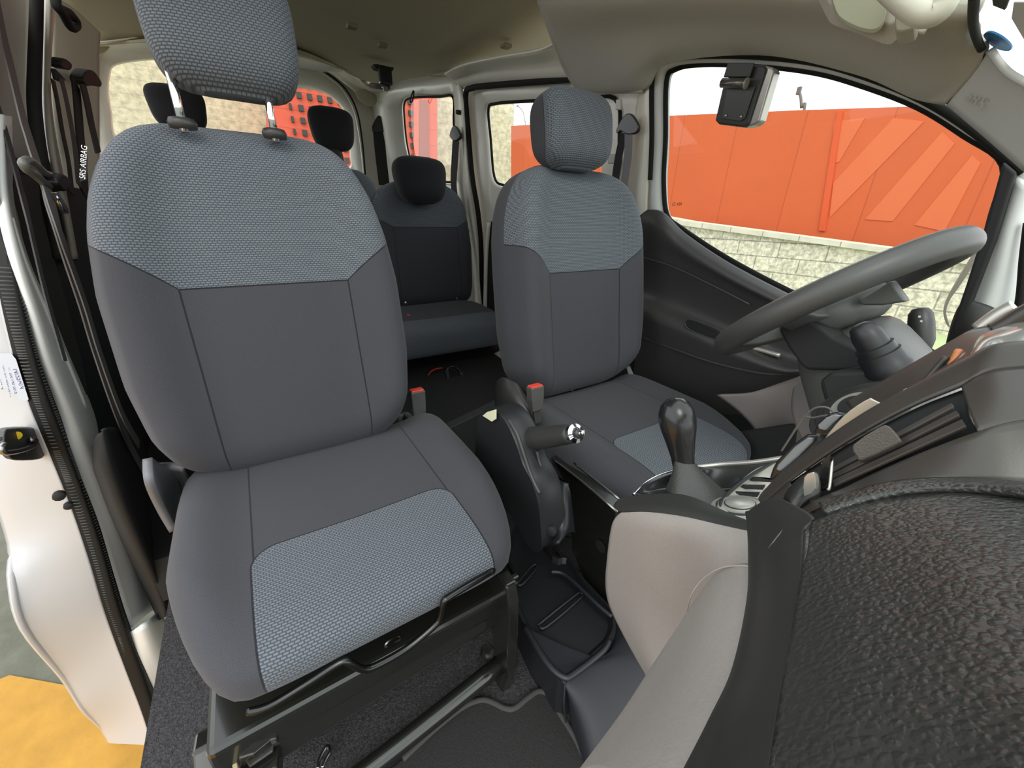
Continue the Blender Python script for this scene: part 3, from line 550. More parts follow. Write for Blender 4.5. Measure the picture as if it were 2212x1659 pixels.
tube('card_crease', [(0.687,0.894,0.8419),(0.6768,0.7682,0.8263),(0.6778,0.6402,0.7932),(0.6823,0.5169,0.7556)], .0025, DOORP, d1, n=5)
tube('armrest_ridge', [(0.712,0.8641,0.575),(0.6814,0.7191,0.5797),(0.6683,0.584,0.5804),(0.6635,0.4883,0.5873),(0.6622,0.4189,0.598),(0.6669,0.367,0.6174)], .003, DOORP, d1, n=6)
text_on('glass_marking', 'E2 43R', (0.7205,0.8331,0.9957), (0.7206,0.7915,0.9953), (-1, 0, 0), .012, BLKD, d1)
# a-pillar trim and windscreen
struct(surf('trim_a_pillar', [
    [(0.6289,0.2632,1.1426),(0.5638,0.2258,1.1853)] + [(0.5438,0.2173,1.1847)],
    [(0.6326,0.2285,1.1119),(0.5678,0.1982,1.1514),(0.5475,0.1909,1.1544)],
    [(0.6359,0.1966,1.0838),(0.5713,0.1609,1.1228),(0.5508,0.1539,1.1264)],
    [(0.6418,0.1422,1.0347),(0.5774,0.1038,1.0717),(0.5568,0.0968,1.0763)]], TRIMG, nu=5, nv=5, sol=.008))
struct(tube('trim_pillar_seam', [(0.625,0.2633,1.142),(0.5911,0.2419,1.1656),(0.5558,0.2228,1.1852)], .0022, BLKD, None, n=5))
text_on('airbag_mark', 'SRS', (0.6043,0.2375,1.1394), (0.5966,0.2136,1.1197), (-.8, -.1, -.4), .022, LINER, bpy.data.objects['trim_a_pillar'], .004)
struct(prism('trim_quarter_bar', [(0.6646,0.1773,1.0534),(0.6667,0.1574,1.0362),(0.679,0.1466,0.9331),(0.6913,0.1417,0.8305),(0.7046,0.1317,0.7201),(0.7041,0.1491,0.7245),(0.6886,0.1576,0.8531),(0.6756,0.1665,0.9618)], (.02, 0, 0), BLKD, bev=.004))
prism('outer_mirror_rim', [(0.8846,0.1947,0.9287),(0.8885,0.1963,0.8955),(0.8943,0.2021,0.8475),(0.8992,0.2055,0.8064),(0.903,0.202,0.7754),(0.9059,0.1901,0.751),(0.9065,0.1841,0.7459),(0.903,0.1989,0.775),(0.8995,0.2018,0.8039),(0.8945,0.1945,0.8456),(0.8885,0.1884,0.8962),(0.8854,0.1886,0.9219)], (.01, .004, 0), pm('outer mirror rim', (.38, .34, .30), .4), d1, bev=0, n=3)
struct(surf('trim_front_pillar', [
    [(0.7011,0.1655,1.0406),(0.7096,0.1581,0.9699),(0.7198,0.1502,0.8851),(0.731,0.1444,0.7913)],
    [(0.6838,0.1434,1.0179),(0.6913,0.1377,0.9554),(0.7003,0.1265,0.8808),(0.7112,0.1198,0.7902)],
    [(0.7153,0.1327,1.0056),(0.7221,0.1237,0.9488),(0.7312,0.1066,0.8737),(0.7407,0.0884,0.7938)]], pm('outer white pillar paint', (.62, .64, .62), .4), nu=5, nv=5, sol=.008))
struct(tube('trim_pillar_gasket', [(0.6904,0.1217,0.963),(0.6973,0.1076,0.9058),(0.7045,0.0914,0.8461),(0.7121,0.0784,0.7828)], .006, RUB, None, n=5))
mir = tag(surf('mirror_sail', [
    [(0.7064,0.1543,0.8304),(0.7069,0.1369,0.8258),(0.7083,0.1103,0.8138),(0.7109,0.0898,0.7928)],
    [(0.7131,0.1481,0.7745),(0.6927,0.1273,0.7777),(0.6929,0.0981,0.7762),(0.7143,0.0832,0.7642)],
    [(0.7198,0.1438,0.7186),(0.7185,0.1247,0.7293),(0.717,0.0986,0.7418),(0.7158,0.0817,0.7513)]], DASH, sol=.02), 'black triangular mirror cover in the front corner of the driver\'s door', 'mirror cover')
ws = struct(surf('window_3', [
    [(-.70, .52, 1.31), (-.35, .56, 1.40), (0, .58, 1.43), (.35, .56, 1.40), (.62, .48, 1.30)],
    [(-.72, .2, 1.17), (-.36, .22, 1.24), (0, .23, 1.27), (.36, .22, 1.24), (.66, .2, 1.16)],
    [(-.74, -.2, 1.0), (-.37, -.22, 1.06), (0, -.24, 1.08), (.37, -.22, 1.06), (.72, -.18, 1.0)],
    [(-.76, -.62, .82), (-.38, -.68, .86), (0, -.7, .87), (.38, -.68, .86), (.76, -.6, .82)]], GLASS, nu=5, nv=5, sol=.004))
struct(tube('trim_windscreen_edge', [(0.2591,0.1806,1.1681),(0.4242,0.2134,1.1832),(0.5904,0.2321,1.1918),(0.7233,0.2269,1.1894),(0.9107,0.1981,1.1761)], .0045, RUB, None, n=6))
tag(prism('round_blue_sticker', [(0.514,0.2239,1.198),(0.4944,0.2128,1.1929),(0.515,0.2039,1.1888),(0.5588,0.2016,1.1878),(0.5936,0.2084,1.1909),(0.6009,0.2203,1.1963),(0.5805,0.2277,1.1998),(0.5427,0.2275,1.1996)], (0, -.001, .0015), BLUE, bev=0, n=5), 'oval blue sticker on the windscreen beside the pillar trim', 'sticker')
tag(prism('dark_square_sticker', [(0.3165,0.1813,1.1784),(0.3068,0.1645,1.1707),(0.3686,0.1786,1.1772),(0.3565,0.1869,1.181)], (0, -.001, .0015), BLKD, bev=0), 'small dark square sticker at the top edge of the windscreen', 'sticker')
tag(prism('paper_sticker', [(0.3458,0.1685,1.1755),(0.3213,0.1295,1.1576),(0.6748,0.1625,1.1727),(0.7082,0.187,1.184),(0.4175,0.181,1.1813)], (0, -.0005, .001), pm('white paper', (.8, .8, .8), .6), bev=0), 'pale paper sticker behind the windscreen edge above the blue sticker', 'sticker')
# sun visor with pivot and tube
vz = empty('sun_visor', [(0.3,0.2685,1.1726)][0], 'pale grey folded sun visor on the headliner above the driver\'s door', 'sun visor')
prism('visor_panel', [(0.4101,0.4361,1.2994),(0.4137,0.4066,1.2688),(0.4168,0.388,1.243),(0.4184,0.3756,1.2298),(0.4207,0.3418,1.2111),(0.4231,0.3066,1.1905),(0.4234,0.2931,1.1881),(0.4215,0.2902,1.2042),(0.4141,0.3078,1.2662)], (-.018, 0, .02), LINER, vz, bev=.006, n=4)
prism('visor_inlay', [(0.391,0.3791,1.2753),(0.3957,0.3664,1.2362),(0.3981,0.3442,1.2156),(0.3999,0.316,1.2008),(0.3996,0.3039,1.2035),(0.3973,0.3043,1.2228),(0.3936,0.3128,1.2534)], (-.003, 0, .004), pm('visor inlay', (.33, .33, .24), .9), vz, bev=.002, n=4)
prism('visor_hinge', [(0.4061,0.2873,1.2075),(0.4061,0.2777,1.2072),(0.4073,0.2679,1.1974),(0.4089,0.2632,1.1843),(0.4094,0.2674,1.1796),(0.4091,0.2826,1.1825),(0.4069,0.2887,1.2007)], (-.02, 0, .01), pm('hinge plastic', (.38, .37, .30), .5), vz, bev=.004, n=3)
tube('hinge_pin', [(0.413,0.2683,1.1914),(0.4131,0.2579,1.1905)], .004, LINER, vz, n=2)
tag(tube('grab_tube', [(0.3578,0.2971,1.2347),(0.3607,0.27,1.2109),(0.3627,0.248,1.1943),(0.3627,0.2355,1.194),(0.3609,0.2322,1.2096)], [.013, .015, .015, .013], pm('visor edge plastic', (.62, .60, .50), .35), n=6), 'pale rounded plastic bar at the top edge beside the sun visor', 'handle')
# boxed device hanging at the driver's window
dv = empty('window_device', [(0.6224,0.6415,1.2798)][0], 'dark rounded box with metal tube hanging at the top of the driver\'s window', 'device')
prism('device_body', [(0.6318,0.664,1.2849),(0.6335,0.5942,1.2708),(0.6346,0.5874,1.2613),(0.6463,0.6056,1.1641),(0.6469,0.6154,1.1591),(0.645,0.6826,1.175),(0.6439,0.6938,1.1843),(0.6363,0.6855,1.2477)], (.018, 0, 0), BLKS, dv, bev=.004)
prism('device_shell', [(0.6383,0.597,1.2723),(0.6393,0.5778,1.264),(0.6401,0.5726,1.2573),(0.6509,0.5856,1.1672),(0.6516,0.5971,1.1617),(0.6518,0.6183,1.1601),(0.6505,0.6095,1.1707),(0.6397,0.5898,1.261)], (.03, 0, 0), SILV, dv, bev=.004)
prism('inner_plate', [(0.6347,0.6701,1.2444),(0.636,0.6035,1.2331),(0.6428,0.6156,1.177),(0.6433,0.6256,1.1722),(0.6418,0.6735,1.1848),(0.64,0.6725,1.1996)], (-.002, 0, 0), pm('plate', (.07, .07, .065), .3), dv, bev=.001)
prism('device_mount', [(0.6261,0.6733,1.2912),(0.6278,0.6107,1.2769),(0.6308,0.6159,1.2518),(0.6292,0.6799,1.2652)], (-.006, 0, 0), BLKS, dv, bev=.002)
tube('metal_tube', [(0.6157,0.6745,1.2521),(0.6173,0.6159,1.2394)], .0095, pm('tube metal', (.16, .15, .14), .25, .6), dv, n=2, seg=20)
lathe('tube_ring', [(0.6172,0.617,1.2397)][0], Vector([(0.6173,0.6148,1.2392)][0]) - Vector([(0.6157,0.6745,1.2521)][0]), [(.0095, 0), (.011, .0005), (.011, .002), (.009, .0022)], SILV, dv)
for p in ("1570,248",): pass
lathe('screw', [(0.6373,0.6626,1.1892)][0], (-1, 0, .1), [(.003, 0), (.003, .001), (.001, .0015)], STEEL, dv, seg=12)
lathe('screw', [(0.6382,0.6241,1.1814)][0], (-1, 0, .1), [(.003, 0), (.003, .001), (.001, .0015)], STEEL, dv, seg=12)
# belt column behind the driver seat
def clip(P, c): return struct(prism('trim_pillar_clip', P, (-.008, 0, 0), c, bev=.002))
clip([(0.6608,1.0498,1.2931),(0.661,1.0308,1.292),(0.6644,1.029,1.2637),(0.6639,1.0502,1.2672)], CLEAR); clip([(0.678,1.076,1.1501),(0.6782,1.0432,1.1482),(0.6815,1.0416,1.1207),(0.6812,1.0768,1.1235)], CLEAR)
db = empty('seat_belt', [(0.6612,0.9863,1.2064)][0], 'grey driver seat belt hanging from a black guide on the white pillar', 'seat belt')
prism('belt_guide', [(0.6473,0.9944,1.2393),(0.6468,0.9767,1.2434),(0.6477,0.9585,1.2361),(0.6511,0.9353,1.2076),(0.6532,0.9407,1.1899),(0.6532,0.9762,1.1898),(0.6517,1.0029,1.2027),(0.6524,1.0139,1.1969),(0.6511,1.0222,1.2077)], (-.012, 0, 0), GLOSS, db, bev=.003, n=3)
tube('webbing', [(0.6426,0.9713,1.1951),(0.6504,0.9702,1.13),(0.6595,0.9801,1.0543),(0.6709,0.9857,0.9591)], 0, pm('light belt webbing', (.20, .19, .20), .7, bump=(900, .4, .0005)), db, n=6, flat=(.030, .0015, (0, 1, 0)))
tube('webbing', [(0.6474,0.9942,1.1963),(0.6549,1.0131,1.1343),(0.6642,1.0246,1.0565),(0.676,1.0234,0.9587)], 0, BELTD, db, n=6, flat=(.03, .0015, (0, 1, 0)))
# rear belts on the driver side
def rbelt(P, G, label, ax, mat=BELTD, wid=.045):
    b = empty('seat_belt', G[0], label, 'seat belt', 'rear seat belts')
    prism('belt_guide', G, (-.02, -.01, 0) if ax == 'x' else (0, -.02, 0), GLOSS, b, bev=.004, n=2)
    tube('webbing', P, 0, mat, b, n=5, flat=(wid, .002, (0, 1, 0) if ax == 'x' else (1, 0, 0)))
    return b
rbelt([(0.6251,3.45,1.5218),(0.6243,3.45,1.3855),(0.6295,3.45,1.1638)], [(0.5715,3.45,1.5304),(0.5818,3.45,1.5609),(0.622,3.45,1.6182),(0.6427,3.45,1.6209),(0.679,3.45,1.5726),(0.683,3.45,1.5433),(0.6599,3.45,1.5227),(0.5901,3.45,1.5148)], 'black seat belt hanging on the rear corner beside the back window', 'y', wid=.085)
rbelt([(0.6183,2.1108,1.3139),(0.6301,2.16,1.2156),(0.643,2.2076,1.1086),(0.6598,2.2059,0.9683)], [(0.6263,2.1763,1.331),(0.6222,2.1312,1.3653),(0.6224,2.0888,1.3634),(0.6266,2.0579,1.3282),(0.6289,2.0636,1.3093),(0.6295,2.1187,1.3038)], 'dark seat belt hanging in front of the quarter window', 'x', wid=.07)
def hook(nme, P, r, label): return tag(tube(nme, P, r, STRAPB, n=6, seg=8), label, 'strap')
hook('hanging_strap', [(-0.5822,1.1514,1.2818),(-0.5846,1.141,1.2617),(-0.5848,1.1722,1.2601),(-0.5858,1.2059,1.2517),(-0.5846,1.2407,1.2618),(-0.583,1.2566,1.2749),(-0.5829,1.2194,1.276),(-0.5842,1.1661,1.2646)], .007, 'looped black cord strap hanging from the roof at the left')
hook('hanging_strap', [(0.6117,2.6464,1.6193),(0.6135,2.6857,1.6046),(0.6159,2.7214,1.5839),(0.6171,2.7029,1.5738),(0.6151,2.6617,1.5912),(0.6121,2.6405,1.616)], .004, 'small black loop strap at the top corner of the quarter window')
rc = empty('ceiling_buckle', [(0.4013,2.4951,1.6495)][0], 'black belt buckle unit hanging from the rear roof lining', 'buckle')
prism('base_plate', [(0.2874,2.3,1.6073),(0.3095,2.3,1.6113),(0.3897,2.3,1.611),(0.379,2.3,1.5945),(0.3382,2.3,1.5911),(0.299,2.3,1.5951)], (0, .05, 0), BLKD, rc, bev=.003)
box('buckle_body', [(0.3405,2.3,1.5696)][0], (.062, .035, .075), GLOSS, rc, bev=.008)
box('buckle_tongue', [(0.3393,2.3,1.5363)][0], (.04, .025, .045), GLOSS, rc, bev=.008)
box('tongue_plate', [(0.3341,2.29,1.5149)][0], (.024, .008, .02), STEEL, rc, bev=.002)
for p in [(0.0803,1.8202,1.567),(0.2341,1.9721,1.5822),(0.5747,1.5695,1.542)]: struct(box('trim_roof_stud', p, (.035, .035, .012), pm('roof stud', (.2, .18, .12), .6), bev=.004))
# screws and holes on the painted pillars
for p in [(0.5778,2.0461,1.5687),(0.6151,2.0851,1.4242),(0.7104,2.1477,0.8799),(0.716,2.1374,0.8331)]: struct(lathe('trim_pillar_plug', p, (-1, 0, 0), [(.010, -.02), (.010, .002), (.006, .004)], BLKD, seg=12))

# ================================================================== PASSENGER SIDE (left of the picture)
# outer door jamb in white paint
jam_o = [(-0.8077,1.3393,1.069),(-0.8336,1.2175,0.853),(-0.8527,1.1318,0.6942),(-0.8702,1.0723,0.5486),(-0.8827,1.0403,0.4439),(-0.8961,1.0257,0.3326),(-0.9031,0.9857,0.2742),(-0.9157,0.9698,0.1693),(-0.9433,1.0362,-0.0609),(-0.9621,1.0686,-0.2179),(-0.9878,1.1346,-0.4318),(-1.0141,1.1237,-0.6512)]
jam_i = [(-0.7104,1.0687,1.0466),(-0.7315,0.9835,0.8711),(-0.7477,0.9549,0.7358),(-0.7584,0.9561,0.6468),(-0.7637,0.9614,0.6027),(-0.7865,0.9936,0.4121),(-0.8036,1.0025,0.27),(-0.8195,1.0028,0.1378),(-0.8344,1.0145,0.0137),(-0.8495,1.029,-0.1124),(-0.8774,1.0538,-0.345),(-0.909,1.0491,-0.608)]
struct(surf('wall_left_jamb', [[tuple(Vector(p) + Vector((.0, .06, 0))) for p in jam_o], jam_o, mixl(jam_o, jam_i, .12, -.012), mixl(jam_o, jam_i, .8, -.0), jam_i], WHITE, nu=5, nv=3, sol=.006))
# ribbed door seal
s_in = [(-0.7002,0.9813,0.9646),(-0.7113,0.9601,0.8726),(-0.7215,0.9654,0.7875),(-0.7304,0.9651,0.713),(-0.7447,0.9856,0.594),(-0.7569,0.9931,0.4926),(-0.7764,1.0234,0.3299),(-0.7939,1.0297,0.1839),(-0.8151,1.0435,0.0078),(-0.8547,1.0999,-0.3228),(-0.8988,1.1216,-0.6897),(-0.9173,1.1233,-0.8442)]
mid = [tuple((Vector(a) + Vector(b)) / 2 + Vector((.012, -.012, 0))) for a, b in zip(jam_i, s_in)]
struct(surf('trim_door_seal', [jam_i, [tuple(Vector(p) * .5 + Vector(q) * .5 + Vector((.012, -.012, 0))) for p, q in zip(jam_i, mid)], mid, s_in], RUB, nu=8, nv=5, sol=.004))
rib = cat_pts([tuple(Vector(a) * .62 + Vector(b) * .38 + Vector((.010, -.012, 0))) for a, b in zip(jam_i, s_in)], 40)
vs = []; fs = []
Lb = 0; last = rib[0]; step = .0042; acc = 0
for i in range(1, len(rib) - 1):
    acc += (rib[i] - rib[i - 1]).length
    if acc >= step and rib[i].z < .86:
        acc = 0; t = (rib[i + 1] - rib[i - 1]).normalized(); a = Vector((.25, -.95, 0)); a = (a - t * a.dot(t)).normalized(); b = t.cross(a)
        if len(vs) > 20000: break
        k = len(vs)
        for u, w in ((-1, 0), (-.5, .8), (.5, .8), (1, 0)):
            for e in (-.32, 0, .32): vs.append(rib[i] + b * (u * .011) + a * (.003 + w * .004 + (.0015 if e == 0 else 0)) + t * (e * step))
        for q in range(3):
            for e in range(2): fs.append((k + q * 3 + e, k + q * 3 + e + 1, k + q * 3 + e + 4, k + q * 3 + e + 3))
struct(obj('trim_seal_ribs', vs, fs, RUBG))
# inner pillar trim
INW = pm('white inner pillar paint', (.78, .79, .77), .4, coat=.2)
struct(surf('wall_left_pillar', [
    [(-0.6907,1.0345,1.0445),(-0.7002,0.9875,0.9648),(-0.7102,0.9698,0.8821),(-0.7216,0.9687,0.7868),(-0.7307,0.9718,0.711),(-0.7449,0.9893,0.5923),(-0.7572,0.9971,0.4903),(-0.7768,1.0279,0.3265),(-0.7945,1.0346,0.1794),(-0.8164,1.0493,-0.0033)],
    [(-0.672,1.0182,1.0747),(-0.6853,0.9566,0.9646),(-0.6962,0.9425,0.8737),(-0.7066,0.9514,0.7865),(-0.7173,0.9592,0.6974),(-0.7299,0.9904,0.5927),(-0.74,1.0114,0.5086),(-0.7602,1.0493,0.3396),(-0.7805,1.0818,0.1707),(-0.8047,1.103,-0.0304)],
    [(-0.6764,1.0573,1.0803),(-0.691,0.9881,0.9587),(-0.7016,0.982,0.8703),(-0.7112,1.0097,0.7904),(-0.7229,1.0434,0.6926),(-0.7395,1.0887,0.5544),(-0.748,1.0829,0.4837),(-0.7577,1.0786,0.4027),(-0.7742,1.1048,0.2651),(-0.8219,1.2334,-0.1327)],
    [(-0.7044,1.1864,1.0969),(-0.7208,1.1119,0.9601),(-0.7333,1.1111,0.8555),(-0.7443,1.1479,0.764),(-0.7581,1.1795,0.6494),(-0.7756,1.2303,0.5033),(-0.7848,1.2236,0.4269),(-0.7966,1.2188,0.3286),(-0.8161,1.2577,0.1656),(-0.8685,1.4002,-0.2708)]], INW, nu=5, nv=4, sol=.006))
struct(tube('trim_pillar_highlight', [(-0.6891,0.96,0.9327),(-0.6964,0.9652,0.8716),(-0.7058,0.9924,0.7931),(-0.7174,1.0255,0.697),(-0.732,1.0617,0.575)], .004, INW, None, n=5))
struct(surf('trim_sill', [
    [(-0.8038,1.0156,0.0181),(-0.814,1.0241,-0.0665),(-0.8283,1.0455,-0.1857),(-0.8422,1.073,-0.3016)],
    [(-0.7718,1.0047,0.035),(-0.7857,1.038,-0.0812),(-0.8023,1.0799,-0.2191),(-0.8173,1.1068,-0.3439)],
    [(-0.7813,1.1129,-0.0442),(-0.8024,1.183,-0.2201),(-0.8205,1.2229,-0.3705),(-0.8404,1.2804,-0.5363)]], INW, nu=4, nv=4, sol=.008))
struct(prism('trim_plug', [(-0.6911,0.9791,0.9573),(-0.6914,0.9854,0.9548),(-0.6929,0.9834,0.9423),(-0.6938,0.9753,0.935),(-0.6932,0.9708,0.9403),(-0.6921,0.9722,0.9494)], (.002, 0, 0), BLKD, bev=0, n=3))
struct(lathe('trim_jamb_clip', [(-0.7822,0.9595,0.4486)][0], (.2, -1, 0), [(.009, -.004), (.009, .006), (.004, .009)], BLKD, seg=10))
struct(lathe('trim_jamb_clip', [(-0.7869,0.9831,0.4095)][0], (.2, -1, 0), [(.007, -.004), (.007, .005), (.004, .007)], BLKD, seg=10))
# striker plate
sk = empty('door_striker', [(-0.7848,0.9388,0.5768)][0], 'black striker plate with chrome loop and yellow dot on the white jamb', 'door striker')
def jl(u, v, o=0): return None
prism('striker_plate', [(-0.7812,0.8892,0.6229),(-0.7818,0.9121,0.6186),(-0.7857,0.9819,0.5861),(-0.7883,1.0046,0.5641),(-0.7906,1.0131,0.5446),(-0.7926,0.9922,0.5282),(-0.7922,0.9644,0.5318),(-0.7878,0.895,0.5683),(-0.7859,0.879,0.5839),(-0.7837,0.8727,0.6028)], (.012, -.012, 0), BLKS, sk, bev=.003, n=3)
tube('striker_loop', [(-0.7655,0.8516,0.6125),(-0.7656,0.8415,0.6114),(-0.7669,0.8467,0.6007),(-0.7692,0.8909,0.5813),(-0.7707,0.9323,0.5693),(-0.7703,0.943,0.5728),(-0.7692,0.929,0.5816)], .0042, STEEL, sk, n=5)
tube('plate_ridge', [(-0.7752,0.8708,0.6154),(-0.7768,0.8943,0.602),(-0.7783,0.9097,0.5891),(-0.779,0.9315,0.5834),(-0.78,0.9609,0.575),(-0.7818,0.9888,0.5604)], .003, BLKS, sk, n=5)
lathe('yellow_dot', [(-0.7738,0.9081,0.6018)][0], (.6, -.8, 0), [(.007, 0), (.007, .002), (.004, .003)], YEL, sk, seg=16)
lathe('screw', [(-0.7813,0.918,0.564)][0], (.6, -.8, 0), [(.006, 0), (.006, .002), (.003, .003)], STEEL, sk, seg=16)
# sticker
st = empty('rating_label', [(-0.7664,0.9527,0.6881)][0], 'pale grey rating sticker with blue lettering on the white door jamb', 'sticker')
prism('label_sheet', [(-0.7916,1.0019,0.7204),(-0.7527,0.9526,0.7277),(-0.7456,0.9392,0.7202),(-0.7573,0.9491,0.6476),(-0.7677,0.9618,0.6361),(-0.8472,1.06,0.6067)], (.0012, -.0012, 0), STICK, st, bev=0)
def jamtext(name, body, pts, size, mat):
    p0, p1 = Vector(pts[0]), Vector(pts[1]); x = (p1 - p0).normalized(); nrm = Vector((.55, -.83, .0)); nrm = (nrm - x * nrm.dot(x)).normalized(); yv = nrm.cross(x)
    o = text(name, body, (0, 0, 0), (0, 0, 0), size, mat, st, .0001)
    o.matrix_local = Matrix.Translation(-wloc(st)) @ Matrix.Translation(p0 + nrm * .004) @ Matrix((x, yv, nrm)).transposed().to_4x4()
jamtext('maker_name', 'NISSAN', [(-0.7587,0.951,0.7027),(-0.7607,0.9494,0.6688)], .0105, INK)
jamtext('number_line', '*11*2007/46*0016', [(-0.7694,0.9691,0.7053),(-0.7804,0.9745,0.6463)], .0070, INK)
jamtext('number_line', 'VSKTBAM20U0156475', [(-0.7795,0.9828,0.7044),(-0.793,0.9923,0.642)], .0066, INK)
jamtext('number_line', '2.  1-  1080 kg', [(-0.7949,1.0018,0.6927),(-0.8058,1.0092,0.6346)], .0066, INK)
# upper left: far side wall, pillars, seals, straps
struct(surf('wall_left_upper', [
    [(-0.6561,1.0664,1.2493),(-0.6672,1.0067,1.1566),(-0.6745,0.9806,1.0962),(-0.6817,0.9544,1.0358),(-0.6889,0.9425,0.9761),(-0.6941,0.9578,0.9326),(-0.7012,0.9495,0.8732)],
    [(-0.6771,1.3029,1.3245),(-0.6907,1.2357,1.2108),(-0.7002,1.1882,1.132),(-0.7091,1.1598,1.0578),(-0.7161,1.158,0.9992),(-0.7225,1.1616,0.9455),(-0.7332,1.1428,0.8567)],
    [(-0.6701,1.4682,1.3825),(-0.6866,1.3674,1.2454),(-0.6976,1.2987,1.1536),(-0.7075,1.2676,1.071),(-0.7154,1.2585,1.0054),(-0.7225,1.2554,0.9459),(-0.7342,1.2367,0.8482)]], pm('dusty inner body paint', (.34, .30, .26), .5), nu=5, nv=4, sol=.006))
struct(tube('trim_left_slide_seal', [(-0.6258,1.2966,1.3351),(-0.6365,1.2287,1.2461),(-0.6456,1.1682,1.17),(-0.6523,1.1267,1.1144),(-0.6593,1.1014,1.056),(-0.6662,1.0895,0.9984),(-0.6733,1.0817,0.9391),(-0.6826,1.067,0.862)], .009, RUB, None, n=6))
struct(surf('trim_left_rear_pillar', [
    [(-0.6651,1.5861,1.4239),(-0.6783,1.5011,1.314),(-0.6897,1.4223,1.2194),(-0.6978,1.3736,1.1518),(-0.7064,1.3426,1.0802),(-0.7148,1.3286,1.0097),(-0.7247,1.3247,0.9276),(-0.7351,1.3205,0.8406)],
    [(-0.6296,1.452,1.3871),(-0.6422,1.3585,1.2814),(-0.6524,1.2913,1.1964),(-0.6599,1.246,1.1345),(-0.6678,1.2123,1.0685),(-0.6755,1.2001,1.0045),(-0.6844,1.1976,0.9299),(-0.6938,1.1837,0.8517)],
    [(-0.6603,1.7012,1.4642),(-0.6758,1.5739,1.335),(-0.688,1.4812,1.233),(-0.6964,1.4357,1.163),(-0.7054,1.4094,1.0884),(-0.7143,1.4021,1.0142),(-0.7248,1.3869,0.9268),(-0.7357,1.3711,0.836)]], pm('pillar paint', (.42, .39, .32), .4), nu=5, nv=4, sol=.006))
struct(surf('wall_left', [
    [(-0.6828,1.7336,1.443),(-0.6932,1.6635,1.3566),(-0.7057,1.5806,1.2522),(-0.7147,1.5318,1.1775),(-0.7244,1.4969,1.097),(-0.7339,1.4755,1.0173),(-0.74,1.4772,0.967)],
    [(-0.6621,1.8284,1.4494),(-0.6715,1.7671,1.3707),(-0.6821,1.6985,1.2828),(-0.692,1.6419,1.2004),(-0.7027,1.595,1.1112),(-0.7132,1.557,1.0237),(-0.7197,1.5541,0.9694)],
    [(-0.6584,2.118,1.4798),(-0.6667,2.0429,1.4109),(-0.6758,1.9792,1.3352),(-0.6862,1.906,1.2482),(-0.6994,1.8133,1.138),(-0.7119,1.7259,1.034),(-0.7194,1.6737,0.9719)]], pm('matt inner paint', (.62, .59, .48), .75, spec=.2), nu=5, nv=4, sol=.006))
struct(prism('wall_left_lower', [(-0.7031,1.0998,1.0243),(-0.7017,1.2692,1.0358),(-0.7068,1.3473,0.9933),(-0.7079,1.9069,0.9842),(-0.707,2.5818,0.9915),(-0.803,3.5617,0.1913),(-0.8792,2.4029,-0.4436),(-0.7799,1.1689,0.3844),(-0.7314,1.1311,0.7886)], (-.03, 0, 0), BLKD, bev=0))
struct(prism('wall_left_card', [(-0.6983,1.0537,0.9805),(-0.6968,1.1652,0.9933),(-0.7044,1.1469,0.9301),(-0.722,1.16,0.783),(-0.7434,1.1605,0.6048),(-0.7458,1.1277,0.5851),(-0.7313,1.0251,0.7056),(-0.7155,1.0174,0.8374)], (-.008, 0, 0), pm('dark olive trim', (.030, .030, .024), .6), bev=0, n=3))
struct(prism('wall_left_outer_unseen', [(-.90, 1.25, -.1), (-.90, 3.8, .0), (-1.0, 3.8, 1.15), (-.88, 1.25, .95)], (-.02, 0, 0), WHITE, bev=0))  # unseen outer side, cut low to let more daylight into the rear
struct(surf('trim_pillar_lower', [
    [(-0.7125,0.9665,0.5293),(-0.7165,0.9452,0.496),(-0.7205,0.95,0.4624),(-0.7345,0.9755,0.346),(-0.7674,1.0636,0.0718),(-0.7843,1.1084,-0.0695)],
    [(-0.6642,0.8692,0.5985),(-0.6699,0.8659,0.551),(-0.6768,0.876,0.4931),(-0.6907,0.9088,0.3772),(-0.7175,0.9829,0.1541),(-0.7314,0.9977,0.0382)],
    [(-0.692,1.0286,0.5335),(-0.7044,1.0674,0.4303),(-0.7203,1.1009,0.2976),(-0.739,1.1402,0.1419),(-0.7577,1.1737,-0.0141),(-0.7723,1.174,-0.1357)],
    [(-0.7783,1.4812,0.3139),(-0.799,1.5528,0.1418),(-0.8185,1.5742,-0.0205),(-0.8414,1.5845,-0.2115),(-0.8644,1.6247,-0.4037),(-0.8822,1.5805,-0.5519)]], pm('matt pillar foot', (.018, .018, .018), .7, spec=.3), nu=5, nv=4, sol=.006))
# passenger belts
pb = empty('seat_belt', [(-0.6487,0.9311,0.9778)][0], 'grey passenger seat belt with buckle tongue hanging at the left pillar', 'seat belt')
LB = pm('passenger belt webbing', (.13, .12, .115), .7, bump=(900, .4, .0005))
tube('webbing', [(-0.6447,1.1077,1.2608),(-0.6527,1.0978,1.1944),(-0.6494,1.0555,1.1381),(-0.6467,1.0162,1.0777),(-0.6415,0.9834,1.0375),(-0.6361,0.9515,0.9995),(-0.64,0.9579,0.9667),(-0.6355,0.9241,0.9211),(-0.6421,0.9356,0.8655),(-0.6505,0.9542,0.7959),(-0.6607,0.9693,0.7105),(-0.6769,1.0086,0.5757),(-0.7047,1.1164,0.4271),(-0.7361,1.2661,0.2491)], 0, LB, pb, n=6, flat=(.022, .002, (0, 1, 0)))
tube('webbing', [(-0.6335,0.9476,0.9794),(-0.6246,0.8927,0.9285),(-0.6311,0.9104,0.8746),(-0.6402,0.9355,0.7984),(-0.6503,0.9518,0.7139),(-0.6667,0.9992,0.5773),(-0.6799,1.0733,0.4672)], 0, LB, pb, n=6, flat=(.020, .002, (0, 1, 0)))
